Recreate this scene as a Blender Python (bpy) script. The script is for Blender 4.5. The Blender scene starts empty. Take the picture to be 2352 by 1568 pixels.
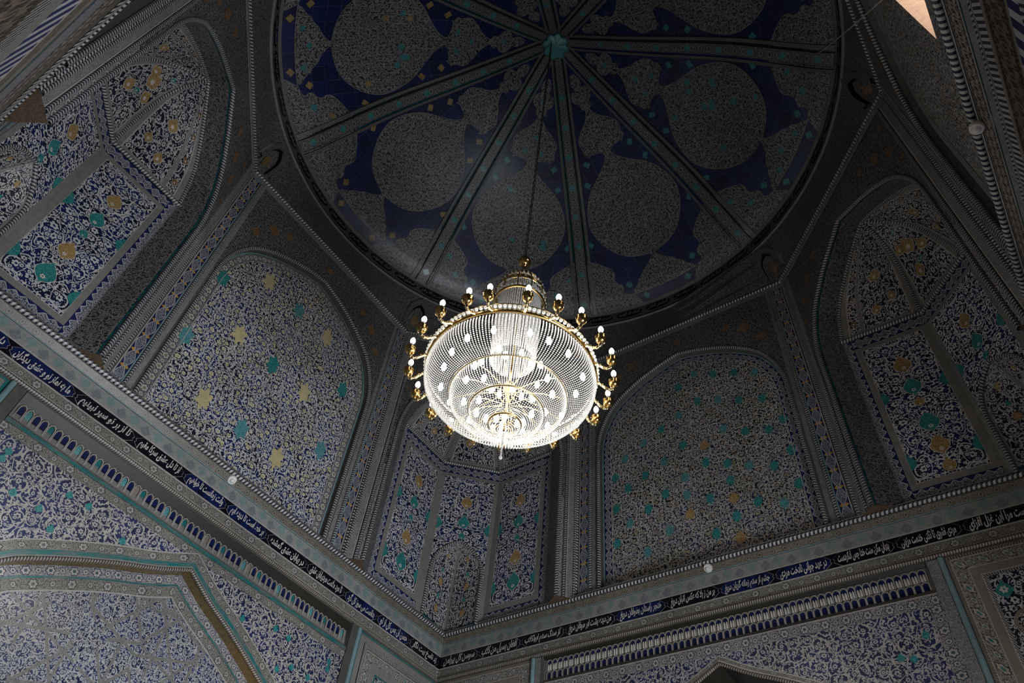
import bpy, math, random
from mathutils import Vector, Matrix
from mathutils.geometry import tessellate_polygon
random.seed(7)
PI = math.pi
col = bpy.context.scene.collection
Z0 = 5.56            # height of the cornice above the floor
A = 3.0              # half width of the square chamber
T = 1.385            # half width of a wall side of the octagon
S2 = math.sqrt(.5)
DC = (A + T) * S2    # distance of the corner sides of the octagon
HC = (A - T) * S2    # half width of a corner side
ZT = 3.40            # top of the octagon above the cornice

# ------------------------------------------------------------------ node helpers
class NT:
    def __init__(s, name):
        s.mat = bpy.data.materials.new(name); s.mat.use_nodes = True
        s.t = s.mat.node_tree; s.t.nodes.clear()
        s.out = s.t.nodes.new('ShaderNodeOutputMaterial')
    def n(s, kind, **kw):
        x = s.t.nodes.new(kind)
        for k, v in kw.items(): setattr(x, k, v)
        return x
    def put(s, sock, v):
        if hasattr(v, 'links'): s.t.links.new(v, sock)
        elif isinstance(v, (tuple, list)): sock.default_value = (tuple(v) + (1,))[:4] if sock.type == 'RGBA' else tuple(v)
        else: sock.default_value = v
    def m(s, op, a, b=None, c=None):
        x = s.n('ShaderNodeMath', operation=op); s.put(x.inputs[0], a)
        if b is not None: s.put(x.inputs[1], b)
        if c is not None: s.put(x.inputs[2], c)
        return x.outputs[0]
    def vm(s, op, a, b=None, out=0):
        x = s.n('ShaderNodeVectorMath', operation=op); s.put(x.inputs[0], a)
        if b is not None:
            if op == 'SCALE': s.put(x.inputs['Scale'], b)
            else: s.put(x.inputs[1], b)
        return x.outputs['Value'] if op in ('LENGTH', 'DISTANCE') else x.outputs[0]
    def mix(s, f, a, b):
        x = s.n('ShaderNodeMix', data_type='RGBA'); s.put(x.inputs[0], f)
        s.put(x.inputs[6], a); s.put(x.inputs[7], b); return x.outputs[2]
    def uv(s):
        u = s.n('ShaderNodeUVMap', uv_map='UVMap'); sp = s.n('ShaderNodeSeparateXYZ')
        s.t.links.new(u.outputs[0], sp.inputs[0]); return u.outputs[0], sp.outputs[0], sp.outputs[1]
    def xyz(s, x, y, z=0.0):
        c = s.n('ShaderNodeCombineXYZ'); s.put(c.inputs[0], x); s.put(c.inputs[1], y); s.put(c.inputs[2], z); return c.outputs[0]
    def sep(s, v):
        c = s.n('ShaderNodeSeparateXYZ'); s.put(c.inputs[0], v); return c.outputs
    def noise(s, vec, scale, detail=2, rough=.5):
        x = s.n('ShaderNodeTexNoise', noise_dimensions='3D'); s.put(x.inputs['Vector'], vec)
        x.inputs['Scale'].default_value = scale; x.inputs['Detail'].default_value = detail; x.inputs['Roughness'].default_value = rough
        return x.outputs['Fac'], x.outputs['Color']
    def vor(s, vec, rand=1.0, feature='F1'):
        x = s.n('ShaderNodeTexVoronoi', voronoi_dimensions='2D', feature=feature); s.put(x.inputs['Vector'], vec)
        x.inputs['Scale'].default_value = 1; x.inputs['Randomness'].default_value = rand; return x.outputs
    def finish(s, color, rough=.38, spec=.4, metal=0., age=True, bump=None):
        if age:
            g = s.n('ShaderNodeNewGeometry').outputs['Position']
            f, _ = s.noise(g, 1.7, 4, .6); f2, _ = s.noise(g, 23, 2)
            k = s.m('MULTIPLY_ADD', f, .7, .55); k = s.m('MULTIPLY', k, s.m('MULTIPLY_ADD', f2, .5, .75))
            h = s.n('ShaderNodeHueSaturation'); s.put(h.inputs['Color'], color); s.put(h.inputs['Value'], k); color = h.outputs[0]
        b = s.n('ShaderNodeBsdfPrincipled'); s.put(b.inputs['Base Color'], color)
        b.inputs['Roughness'].default_value = rough; b.inputs['Metallic'].default_value = metal
        b.inputs['Specular IOR Level'].default_value = spec
        if bump is not None:
            bp = s.n('ShaderNodeBump'); bp.inputs['Strength'].default_value = .35; bp.inputs['Distance'].default_value = .004
            s.put(bp.inputs['Height'], bump); s.t.links.new(bp.outputs[0], b.inputs['Normal'])
        s.t.links.new(b.outputs[0], s.out.inputs[0]); return s.mat

def scroll_mask(nt, P, lw=.10, k=1.7, fr=.2, rand=.8, leaf=.10, leafs=2.7, edge=.022, dist=.4, fl2=True):
    """thin spiral stems round a flower in every cell, crescent leaves and small blossoms between"""
    _, nc = nt.noise(P, .9, 1)
    P2 = nt.vm('ADD', P, nt.vm('SCALE', nt.vm('SUBTRACT', nc, (.5, .5, .5)), dist))
    v = nt.vor(P2, rand)
    ls = nt.sep(nt.vm('SUBTRACT', P2, v['Position']))
    ang = nt.m('ARCTAN2', ls[1], ls[0]); r = v['Distance']
    c = nt.n('ShaderNodeSeparateColor'); nt.put(c.inputs[0], v['Color'])
    hand = nt.m('MULTIPLY_ADD', nt.m('GREATER_THAN', c.outputs[0], .5), 2., -1.)
    t = nt.m('ADD', nt.m('MULTIPLY', nt.m('MULTIPLY', ang, hand), 1 / (2 * PI)), nt.m('MULTIPLY_ADD', r, k, c.outputs[1]))
    d = nt.m('ABSOLUTE', nt.m('SUBTRACT', nt.m('FRACT', t), .5))
    line = nt.m('LESS_THAN', d, lw)
    e = nt.vor(P2, rand, 'DISTANCE_TO_EDGE')
    mk = nt.m('MAXIMUM', line, nt.m('LESS_THAN', e['Distance'], edge))
    # crescent leaves, two sizes
    for sc, wd, ofs in ((leafs, leaf, 0.), (leafs * 1.55, leaf * .9, 7.3)):
        Q = nt.vm('ADD', nt.vm('SCALE', P2, sc), (ofs, ofs * .7, 0.)); L2 = nt.vor(Q, 1.0)
        lq = nt.sep(nt.vm('SUBTRACT', Q, L2['Position'])); la = nt.m('ARCTAN2', lq[1], lq[0])
        lc = nt.n('ShaderNodeSeparateColor'); nt.put(lc.inputs[0], L2['Color'])
        cs = nt.m('COSINE', nt.m('ADD', la, nt.m('MULTIPLY', lc.outputs[0], 6.283)))
        w = nt.m('MULTIPLY', nt.m('ADD', cs, .25), wd * 1.3)
        mk = nt.m('MAXIMUM', mk, nt.m('LESS_THAN', nt.m('ABSOLUTE', nt.m('SUBTRACT', L2['Distance'], .30)), w))
    frs = nt.m('MULTIPLY', nt.m('MULTIPLY_ADD', c.outputs[2], .4, .8), fr)
    def flower(a_, r_, size, rot=0.):
        pet = nt.m('MULTIPLY_ADD', nt.m('ABSOLUTE', nt.m('COSINE', nt.m('MULTIPLY_ADD', a_, 3., rot))), .34, .66)
        q = nt.m('DIVIDE', r_, nt.m('MULTIPLY', size, pet))
        return nt.m('LESS_THAN', q, 1.), nt.m('GREATER_THAN', nt.m('DIVIDE', r_, size), 1.22), nt.m('LESS_THAN', nt.m('DIVIDE', r_, size), .30)
    fl, gap, cen = flower(ang, r, frs)
    mk = nt.m('MAXIMUM', nt.m('MULTIPLY', mk, gap), fl)
    if fl2:
        Q = nt.vm('ADD', nt.vm('SCALE', P2, 1.25), (3.7, 1.9, 0.)); L3 = nt.vor(Q, .85); lq = nt.sep(nt.vm('SUBTRACT', Q, L3['Position']))
        f2, g2, c2 = flower(nt.m('ARCTAN2', lq[1], lq[0]), L3['Distance'], fr * .72, 1.)
        mk = nt.m('MAXIMUM', nt.m('MULTIPLY', mk, g2), f2); cen = nt.m('MAXIMUM', cen, c2); fl = nt.m('MAXIMUM', nt.m('MULTIPLY', fl, g2), nt.m('MULTIPLY', f2, .99))
    return mk, fl, cen, c.outputs[1]

def mat_scroll(name, scale, bg1, bg2, fg, cen=None, petal=None, sym=False, rough=.38, fg2=None, **kw):
    nt = NT(name); vec, x, y = nt.uv()
    if sym: x = nt.m('ABSOLUTE', x)
    P = nt.xyz(nt.m('MULTIPLY', x, scale), nt.m('MULTIPLY', y, scale), 0)
    mk, fl, ce, rnd = scroll_mask(nt, P, **kw)
    bn, _ = nt.noise(vec, 3.0, 2)
    bg = nt.mix(nt.m('GREATER_THAN', bn, .5), bg1, bg2)
    f = fg
    if fg2: f = nt.mix(nt.m('GREATER_THAN', nt.noise(vec, scale * .55, 0)[0], .6), fg, fg2)
    c = nt.mix(mk, bg, f)
    if petal: c = nt.mix(nt.m('MULTIPLY', fl, nt.m('GREATER_THAN', rnd, .35)), c, petal)
    c = nt.mix(ce, c, cen if cen else bg2)
    return nt.finish(c, rough, bump=mk)

def mat_rope(name, c1, c2, period, skew=1.0, chev=False, duty=.5, rough=.4):
    nt = NT(name); vec, x, y = nt.uv()
    yy = nt.m('ABSOLUTE', nt.m('SUBTRACT', y, .5)) if chev else y
    t = nt.m('FRACT', nt.m('ADD', nt.m('MULTIPLY', x, 1 / period), nt.m('MULTIPLY', yy, skew)))
    return nt.finish(nt.mix(nt.m('LESS_THAN', t, duty), c2, c1), rough)

def mat_flat(name, c, speck=0., rough=.4, metal=0., c2=None, sc=60):
    nt = NT(name); vec, x, y = nt.uv()
    cc = c
    if speck:
        f, _ = nt.noise(vec, sc, 3, .7)
        cc = nt.mix(nt.m('GREATER_THAN', f, .52), c, c2 or tuple(q * (1 - speck) for q in c))
    return nt.finish(cc, rough, metal=metal)

def mat_flower_band(name, period, h, bg, fg, big, centre, small=True, line=None, squeeze=1.):
    """a band with large rosettes in a row, small ones between and dots behind"""
    nt = NT(name); vec, x, y = nt.uv()
    xm = nt.m('MULTIPLY', x, squeeze); ym = nt.m('MULTIPLY', nt.m('SUBTRACT', y, .5), h)
    P = nt.xyz(nt.m('MULTIPLY', xm, 2.6 / h), nt.m('MULTIPLY', ym, 2.6 / h))
    mk, fl, ce, rnd = scroll_mask(nt, P, lw=.14, fr=.16, leaf=.14, fl2=False)
    c = nt.mix(mk, bg, fg)
    for off, rad in ((0., .40),) + (((.5, .26),) if small else ()):
        cx = nt.m('MULTIPLY', nt.m('SUBTRACT', nt.m('FRACT', nt.m('ADD', nt.m('MULTIPLY', xm, 1 / period), off)), .5), period)
        r = nt.m('SQRT', nt.m('ADD', nt.m('MULTIPLY', cx, cx), nt.m('MULTIPLY', ym, ym)))
        an = nt.m('ARCTAN2', ym, cx); pe = nt.m('MULTIPLY_ADD', nt.m('COSINE', nt.m('MULTIPLY', an, 6.)), .13, .87)
        rr = nt.m('DIVIDE', nt.m('DIVIDE', r, pe), h * rad)
        c = nt.mix(nt.m('LESS_THAN', rr, 1.25), c, bg)
        c = nt.mix(nt.m('LESS_THAN', rr, 1.0), c, big)
        c = nt.mix(nt.m('LESS_THAN', rr, .52), c, tuple(q * .55 for q in big))
        c = nt.mix(nt.m('LESS_THAN', rr, .38), c, centre)
    if line: c = nt.mix(nt.m('GREATER_THAN', nt.m('ABSOLUTE', nt.m('SUBTRACT', y, .5)), .5 - line), c, fg)
    return nt.finish(c, .4)

def mat_cartouche(name, period, h, bg, fg, inside, knot=None, lobes=3.):
    """lobed medallions in a chain on a dark band; bow ties of colour `knot` between"""
    nt = NT(name); vec, x, y = nt.uv()
    tx = nt.m('SUBTRACT', nt.m('FRACT', nt.m('MULTIPLY', x, 1 / period)), .5); ax = nt.m('ABSOLUTE', tx)
    ay = nt.m('ABSOLUTE', nt.m('SUBTRACT', y, .5))
    P = nt.xyz(nt.m('MULTIPLY', x, 2.2 / h), nt.m('MULTIPLY', y, 2.2))
    mk, fl, ce, rnd = scroll_mask(nt, P, lw=.12, k=2., fr=.2, leaf=.11, fl2=False)
    wob = nt.m('MULTIPLY_ADD', nt.m('COSINE', nt.m('MULTIPLY', tx, 2 * PI * lobes)), .125, .315)
    shp = nt.m('MULTIPLY', wob, nt.m('POWER', nt.m('MAXIMUM', nt.m('SUBTRACT', 1., nt.m('POWER', nt.m('MULTIPLY', ax, 2.04), 4.)), .0), .5))
    dd = nt.m('SUBTRACT', shp, ay)
    c = bg
    if knot: c = nt.mix(nt.m('GREATER_THAN', nt.m('SUBTRACT', nt.m('MULTIPLY', nt.m('SUBTRACT', ax, .34), 3.0), ay), 0.), bg, knot)
    c = nt.mix(nt.m('GREATER_THAN', dd, -.035), c, fg)
    c = nt.mix(nt.m('GREATER_THAN', dd, .03), c, nt.mix(mk, inside, tuple(q * .68 for q in fg)))
    return nt.finish(c, .36)

def mat_motif(name, period, bg, m1, m2):
    """a pale band with a row of leaf-like tufts alternating in two colours"""
    nt = NT(name); vec, x, y = nt.uv()
    f, _ = nt.noise(vec, 55, 3, .7)
    t = nt.m('MULTIPLY', x, 1 / period); tx = nt.m('ABSOLUTE', nt.m('SUBTRACT', nt.m('FRACT', t), .5))
    odd = nt.m('GREATER_THAN', nt.m('FRACT', nt.m('MULTIPLY', nt.m('FLOOR', t), .5)), .25)
    yc = nt.m('ABSOLUTE', nt.m('SUBTRACT', y, nt.m('MULTIPLY_ADD', odd, .25, .38)))
    d = nt.m('ADD', nt.m('MULTIPLY', tx, 1.0), nt.m('MULTIPLY', yc, .9)); d = nt.m('ADD', d, nt.m('MULTIPLY', nt.m('SUBTRACT', f, .5), .55))
    c = nt.mix(nt.m('GREATER_THAN', f, .53), bg, tuple(q * .62 for q in bg))
    c = nt.mix(nt.m('LESS_THAN', d, .42), c, nt.mix(nt.m('GREATER_THAN', f, .46), bg, nt.mix(odd, m1, m2)))
    c = nt.mix(nt.m('GREATER_THAN', nt.m('ABSOLUTE', nt.m('SUBTRACT', y, .5)), .46), c, (.34, .33, .31))
    return nt.finish(c, .42)

def mat_navy_tiles(name, size=.17):
    nt = NT(name); vec, x, y = nt.uv()
    g = nt.m('ADD', nt.m('MULTIPLY', x, 1 / size), .5); g2 = nt.m('MULTIPLY', y, 1 / size)
    wn = nt.n('ShaderNodeTexWhiteNoise', noise_dimensions='2D'); nt.put(wn.inputs['Vector'], nt.xyz(nt.m('FLOOR', g), nt.m('FLOOR', g2)))
    c = nt.mix(wn.outputs['Value'], (.006, .010, .050), (.008, .020, .125))
    f, _ = nt.noise(vec, 18, 4, .7); c = nt.mix(nt.m('MULTIPLY', f, .8), c, (.004, .006, .022))
    ln = nt.m('MAXIMUM', *[nt.m('GREATER_THAN', nt.m('ABSOLUTE', nt.m('SUBTRACT', nt.m('FRACT', q), .5)), .488) for q in (g, g2)])
    c = nt.mix(nt.m('MULTIPLY', ln, nt.m('GREATER_THAN', f, .47)), c, (.10, .095, .11))
    return nt.finish(c, .3, .5)

def mat_palmette(name, c1, c2, vein, sc=26):
    nt = NT(name); vec, x, y = nt.uv()
    f, _ = nt.noise(vec, sc, 3, .65); c = nt.mix(f, c1, c2)
    P = nt.vm('SCALE', vec, 22.); mk, fl, ce, r = scroll_mask(nt, P, lw=.07, leaf=.04, edge=.02, fr=.1, fl2=False)
    return nt.finish(nt.mix(nt.m('MULTIPLY', mk, .75), c, vein), .32, .5)

def mat_star(name, bg1, bg2, fg, strap):
    """straight strapwork lines over a dense scroll ground"""
    nt = NT(name); vec, x, y = nt.uv()
    P = nt.vm('SCALE', vec, 14.); mk, fl, ce, rnd = scroll_mask(nt, P, lw=.11, k=2., fr=.2, leaf=.13)
    bn, _ = nt.noise(vec, 5., 1)
    c = nt.mix(mk, nt.mix(nt.m('GREATER_THAN', bn, .52), bg1, bg2), fg)
    c = nt.mix(ce, c, (.05, .14, .2)); P2 = nt.xyz(nt.m('MULTIPLY', nt.m('ABSOLUTE', x), 3.1), nt.m('MULTIPLY', y, 3.1))
    s = None
    for a, o in ((0, .1), (PI / 5, .35), (2 * PI / 5, .2), (3 * PI / 5, .45), (4 * PI / 5, .0)):
        p = nt.sep(P2); q = nt.m('ADD', nt.m('ADD', nt.m('MULTIPLY', p[0], math.cos(a)), nt.m('MULTIPLY', p[1], math.sin(a))), o)
        l = nt.m('LESS_THAN', nt.m('ABSOLUTE', nt.m('SUBTRACT', nt.m('FRACT', q), .5)), .032); s = l if s is None else nt.m('MAXIMUM', s, l)
    gate = nt.m('GREATER_THAN', nt.noise(vec, 2.2, 0)[0], .43)
    f, _ = nt.noise(vec, 70, 2, .7)
    c = nt.mix(nt.m('MULTIPLY', s, gate), c, nt.mix(nt.m('GREATER_THAN', f, .52), strap, tuple(q * .7 for q in strap)))
    return nt.finish(c, .28, .5)

def mat_emit(name, c, st):
    nt = NT(name); e = nt.n('ShaderNodeEmission'); nt.put(e.inputs[0], c); e.inputs[1].default_value = st
    nt.t.links.new(e.outputs[0], nt.out.inputs[0]); return nt.mat

def mat_crystal(name):
    nt = NT(name); b = nt.n('ShaderNodeBsdfPrincipled')
    b.inputs['Base Color'].default_value = (.90, .91, .92, 1); b.inputs['Roughness'].default_value = .06; b.inputs['Specular IOR Level'].default_value = 1.; b.inputs['Transmission Weight'].default_value = .45
    tr = nt.n('ShaderNodeBsdfTranslucent'); tr.inputs[0].default_value = (.93, .94, .95, 1)
    mx = nt.n('ShaderNodeMixShader'); mx.inputs[0].default_value = .38
    nt.t.links.new(b.outputs[0], mx.inputs[1]); nt.t.links.new(tr.outputs[0], mx.inputs[2]); nt.t.links.new(mx.outputs[0], nt.out.inputs[0]); return nt.mat

W = (.56, .54, .52); NAVY = (.010, .017, .085); BLK = (.006, .008, .022); TEAL = (.012, .21, .20); GREY = (.265, .25, .232)
M = {}
M['panel_left'] = mat_scroll('star_panel_scrollwork', 9.5, (.012, .02, .09), (.010, .012, .035), W, cen=(.42, .33, .10), petal=(.58, .54, .40), fr=.23, lw=.085, k=2.1)
M['panel_right'] = mat_scroll('dense_panel_scrollwork', 10.5, (.018, .022, .07), (.014, .015, .024), (.44, .42, .39), cen=(.26, .18, .06), petal=(.38, .34, .25), fr=.2, lw=.10, k=2.1, leaf=.12)
M['niche'] = mat_scroll('squinch_scrollwork', 7.6, NAVY, (.007, .010, .035), W, cen=(.012, .02, .09), sym=True, fr=.24, lw=.075, k=1.9, leaf=.08)
M['gore'] = mat_scroll('vault_scrollwork', 8.5, (.008, .010, .032), BLK, (.48, .46, .44), fr=.21, lw=.075, k=1.9, leaf=.09)
M['low'] = mat_scroll('tympanum_scrollwork', 8.6, (.018, .026, .09), (.015, .02, .06), (.40, .37, .335), cen=(.02, .03, .1), sym=True, fr=.16, lw=.09, k=2.4, leaf=.11, leafs=3.0, fg2=(.38, .355, .33))
M['star'] = mat_star('strapwork_tiles', (.018, .028, .095), (.014, .018, .055), (.36, .345, .33), (.21, .195, .18))
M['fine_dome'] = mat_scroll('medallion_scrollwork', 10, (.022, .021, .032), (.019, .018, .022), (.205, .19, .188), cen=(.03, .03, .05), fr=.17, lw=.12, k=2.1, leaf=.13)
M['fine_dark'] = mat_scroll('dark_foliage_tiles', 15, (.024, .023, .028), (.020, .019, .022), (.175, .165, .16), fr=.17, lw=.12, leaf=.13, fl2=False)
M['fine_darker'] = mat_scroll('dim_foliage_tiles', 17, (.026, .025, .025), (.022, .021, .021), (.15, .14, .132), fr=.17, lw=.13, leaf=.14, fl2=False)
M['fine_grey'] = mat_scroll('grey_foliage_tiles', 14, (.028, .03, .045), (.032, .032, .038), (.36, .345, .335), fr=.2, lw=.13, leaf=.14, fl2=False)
M['plain'] = mat_flat('grey_glazed_strip', GREY, .5, sc=120)
M['plain_dark'] = mat_flat('dark_glazed_strip', (.10, .095, .085), .4)
M['brown'] = mat_flat('brown_glazed_strip', (.25, .215, .175), .4, sc=160)
M['fillet'] = mat_flat('pale_fillet', (.42, .385, .35), .15)
M['teal'] = mat_flat('turquoise_glaze', (.014, .14, .14), .5, rough=.25, c2=(.13, .145, .14), sc=5)
M['ltblue'] = mat_flat('pale_turquoise_glaze', (.20, .31, .33), .3, rough=.55)
M['tealdark'] = mat_flat('deep_green_glaze', (.006, .075, .08), .5, rough=.22, c2=(.004, .03, .06), sc=10)
M['bluedeep'] = mat_flat('deep_blue_glaze', (.006, .04, .13), .5, rough=.22, c2=(.004, .012, .05), sc=8)
M['navy'] = mat_navy_tiles('navy_dome_tiles')
M['black'] = mat_flat('black_glaze', (.006, .006, .012), .3, rough=.25)
M['navyflat'] = mat_flat('navy_glaze', (.007, .014, .07), .5, rough=.25, c2=(.006, .008, .03), sc=6)
M['script'] = mat_flat('white_script', (.60, .55, .51), .1)
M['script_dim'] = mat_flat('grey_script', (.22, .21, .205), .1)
M['rope'] = mat_rope('white_and_navy_rope', (.48, .455, .42), (.016, .018, .04), .036, .8, duty=.52)
M['rope_s'] = mat_rope('small_rope', (.38, .365, .345), (.03, .03, .04), .028, .9, duty=.52)
M['rope_dim'] = mat_rope('dim_rope', (.30, .285, .265), (.03, .03, .035), .034, 1.0, duty=.55)
M['rope_brown'] = mat_rope('brown_rope', (.29, .255, .22), (.05, .04, .035), .020, 1.2)
M['chev'] = mat_rope('chevron_moulding', (.38, .37, .35), (.025, .028, .045), .028, 1.6, True)
M['chev_b'] = mat_rope('white_chevron_moulding', (.60, .57, .54), (.012, .014, .03), .052, 1.4, True)
M['stripe'] = mat_rope('striped_moulding', (.40, .39, .40), (.03, .028, .05), .034, 1.2)
M['key'] = mat_rope('blue_key_pattern', (.42, .41, .44), (.012, .016, .08), .085, .0, duty=.45)
M['cart'] = mat_cartouche('white_medallion_border', .25, .10, (.012, .018, .085), (.50, .48, .47), (.02, .028, .085))
M['cart_gold'] = mat_cartouche('gold_knot_border', .19, .09, (.015, .02, .07), (.40, .39, .39), (.02, .03, .09), knot=(.42, .24, .05), lobes=1.)
M['flow'] = mat_flower_band('grey_flower_band', .26, .075, (.045, .045, .045), (.26, .24, .21), (.36, .335, .30), (.10, .12, .11))
M['flow_w'] = mat_flower_band('white_flower_border', .135, .09, (.03, .035, .075), (.28, .26, .25), (.48, .45, .38), (.22, .2, .12))
M['flow_b'] = mat_flower_band('blue_flower_band', .16, .075, (.02, .026, .07), (.36, .33, .30), (.42, .38, .34), (.03, .08, .10))
M['flow_side'] = mat_flower_band('teal_flower_band', .20, .085, (.04, .042, .045), (.34, .31, .27), (.40, .36, .32), (.03, .16, .16))
M['cavetto'] = mat_flower_band('dark_chain_band', .11, .05, (.03, .026, .02), (.20, .17, .13), (.18, .155, .12), (.03, .03, .03), small=False)
M['flow_w3'] = mat_flower_band('pink_flower_band', .20, .23, (.012, .010, .014), (.24, .20, .17), (.30, .25, .22), (.03, .02, .02), squeeze=3.2)
M['flow_rib'] = mat_flower_band('rib_flower_band', .11, .085, (.03, .028, .03), (.16, .15, .145), (.17, .16, .155), (.03, .03, .03), small=False)
M['motif'] = mat_motif('tufted_pale_band', .115, (.285, .285, .275), (.12, .13, .155), (.13, .215, .21))
M['palm_gold'] = mat_palmette('gold_palmette', (.36, .215, .065), (.22, .125, .03), (.50, .38, .22))
M['palm_teal'] = mat_palmette('turquoise_palmette', (.018, .20, .19), (.008, .11, .12), (.10, .38, .36))
M['palm_cream'] = mat_palmette('cream_palmette', (.56, .47, .24), (.46, .37, .16), (.64, .58, .40))
M['palm_aqua'] = mat_palmette('aqua_palmette', (.05, .23, .25), (.03, .16, .19), (.22, .42, .42))
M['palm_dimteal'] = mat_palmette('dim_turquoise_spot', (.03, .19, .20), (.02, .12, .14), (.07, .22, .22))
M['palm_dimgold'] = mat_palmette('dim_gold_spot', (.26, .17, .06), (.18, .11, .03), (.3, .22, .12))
M['palm_orange'] = mat_palmette('ochre_palmette', (.22, .115, .04), (.13, .07, .03), (.24, .17, .11))
M['plaster'] = mat_flat('pale_plaster', (.72, .55, .42), .12, rough=.9, sc=9)
M['stone'] = mat_flat('floor_paving', (.40, .39, .37), .25, rough=.7, sc=4)
M['gold'] = mat_flat('polished_brass', (.72, .47, .17), 0, rough=.18, metal=1.)
M['goldl'] = mat_flat('pale_brass', (.78, .60, .32), 0, rough=.25, metal=1.)
M['chainm'] = mat_flat('dark_brass_chain', (.10, .07, .045), 0, rough=.5, metal=.6)
M['plastic'] = mat_flat('white_plastic', (.72, .68, .66), 0, rough=.45)
M['cable'] = mat_flat('pale_cable', (.42, .38, .36), 0, rough=.5)
M['crystal'] = mat_crystal('cut_crystal_beads')
M['bulb'] = mat_emit('glowing_bulb', (1., .95, .86), 12.)
M['bulb_in'] = mat_emit('glowing_inner_bulb', (1., .93, .80), 34.)
M['candle'] = mat_flat('white_candle_tube', (.75, .74, .70), 0, rough=.4)
M['wood'] = mat_flat('carved_wood', (.16, .085, .04), .3, rough=.6, sc=20)
M['triangle'] = mat_palmette('brown_corner_tile', (.13, .075, .035), (.06, .04, .025), (.2, .14, .1), 14)
M['soffit_shade'] = mat_flat('hollow_shade_brown', (.022, .018, .012), .5, sc=40)  # shade of the hollows put into the colour as near-black brown
M['goldtile'] = mat_flat('golden_brown_glaze', (.17, .115, .05), .5, rough=.25, sc=30)
M['outline'] = mat_flat('pale_outline', (.20, .185, .175), .2)
M['flow_w4'] = mat_flower_band('brown_flower_band', .24, .30, (.018, .014, .010), (.10, .075, .05), (.16, .12, .085), (.04, .03, .02), squeeze=3.2)

# ------------------------------------------------------------------ mesh helpers
class MB:
    def __init__(s): s.v = []; s.f = []; s.uv = []; s.mi = []; s.sm = []; s.mats = []
    def m(s, k):
        if k not in s.mats: s.mats.append(k)
        return s.mats.index(k)
    def face(s, pts, uvs, k, smooth=False):
        b = len(s.v); s.v += [tuple(p) for p in pts]; s.f.append(list(range(b, b + len(pts)))); s.uv += uvs; s.mi.append(s.m(k)); s.sm.append(smooth)
    def tris(s, pts, uvs, idx, k):
        b = len(s.v); s.v += [tuple(p) for p in pts]
        for t in idx: s.f.append([b + i for i in t]); s.uv += [uvs[i] for i in t]; s.mi.append(s.m(k)); s.sm.append(False)
    def grid(s, rows, uvs, k, smooth=True, wrap=False):
        b = len(s.v); n = len(rows[0]); im = s.m(k)
        for r in rows: s.v += [tuple(p) for p in r]
        for i in range(len(rows) - 1):
            for j in range(n - 1):
                s.f.append([b + i * n + j, b + i * n + j + 1, b + (i + 1) * n + j + 1, b + (i + 1) * n + j])
                s.uv += [uvs[i][j], uvs[i][j + 1], uvs[i + 1][j + 1], uvs[i + 1][j]]; s.mi.append(im); s.sm.append(smooth)
    def build(s, name, parent=None, loc=None, rot=0.):
        me = bpy.data.meshes.new(name)
        o = Vector(loc) if loc is not None else Vector((0, 0, 0))
        base = world(parent) if parent else Vector((0, 0, 0))
        if loc is None: o = base
        R = Matrix.Rotation(-rot, 3, 'Z')
        me.from_pydata([R @ (Vector(p) - o) for p in s.v], [], s.f)
        l = me.uv_layers.new(name='UVMap'); l.data.foreach_set('uv', [c for q in s.uv for c in q])
        for k in s.mats: me.materials.append(M[k])
        me.polygons.foreach_set('material_index', s.mi); me.polygons.foreach_set('use_smooth', s.sm); me.update()
        ob = bpy.data.objects.new(name, me); col.objects.link(ob); ob.rotation_euler.z = rot
        if parent: ob.parent = parent
        ob.location = o - base; return ob

def world(o):
    v = Vector(o.location)
    while o.parent: o = o.parent; v += Vector(o.location)
    return v
def empty(name, loc, label, cat, kind=None, group=None):
    o = bpy.data.objects.new(name, None); col.objects.link(o); o.location = loc; o.empty_display_size = .1
    tag(o, label, cat, kind, group); return o
def tag(o, label, cat, kind=None, group=None):
    o['label'] = label; o['category'] = cat
    if kind: o['kind'] = kind
    if group: o['group'] = group
    return o
def copy_part(o, parent, loc, rotz=None):
    c = o.copy(); col.objects.link(c); c.parent = parent; c.location = loc
    if rotz is not None: c.rotation_euler.z = rotz
    for ch in list(o.children):
        d = ch.copy(); col.objects.link(d); d.parent = c
    return c

class Frame:
    """local axes of a wall seen from inside: u to the right, v up, h out of the wall into the room"""
    def __init__(s, phi, dist, z=Z0):
        s.phi = phi; a = math.radians(phi); D = Vector((math.cos(a), math.sin(a), 0))
        s.N = -D; s.U = Vector((0, 0, 1)).cross(s.N); s.V = Vector((0, 0, 1)); s.O = D * dist + Vector((0, 0, z)); s.rot = a - PI / 2
    def p(s, u, v, h=0.): return s.O + s.U * u + s.V * v + s.N * h

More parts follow.
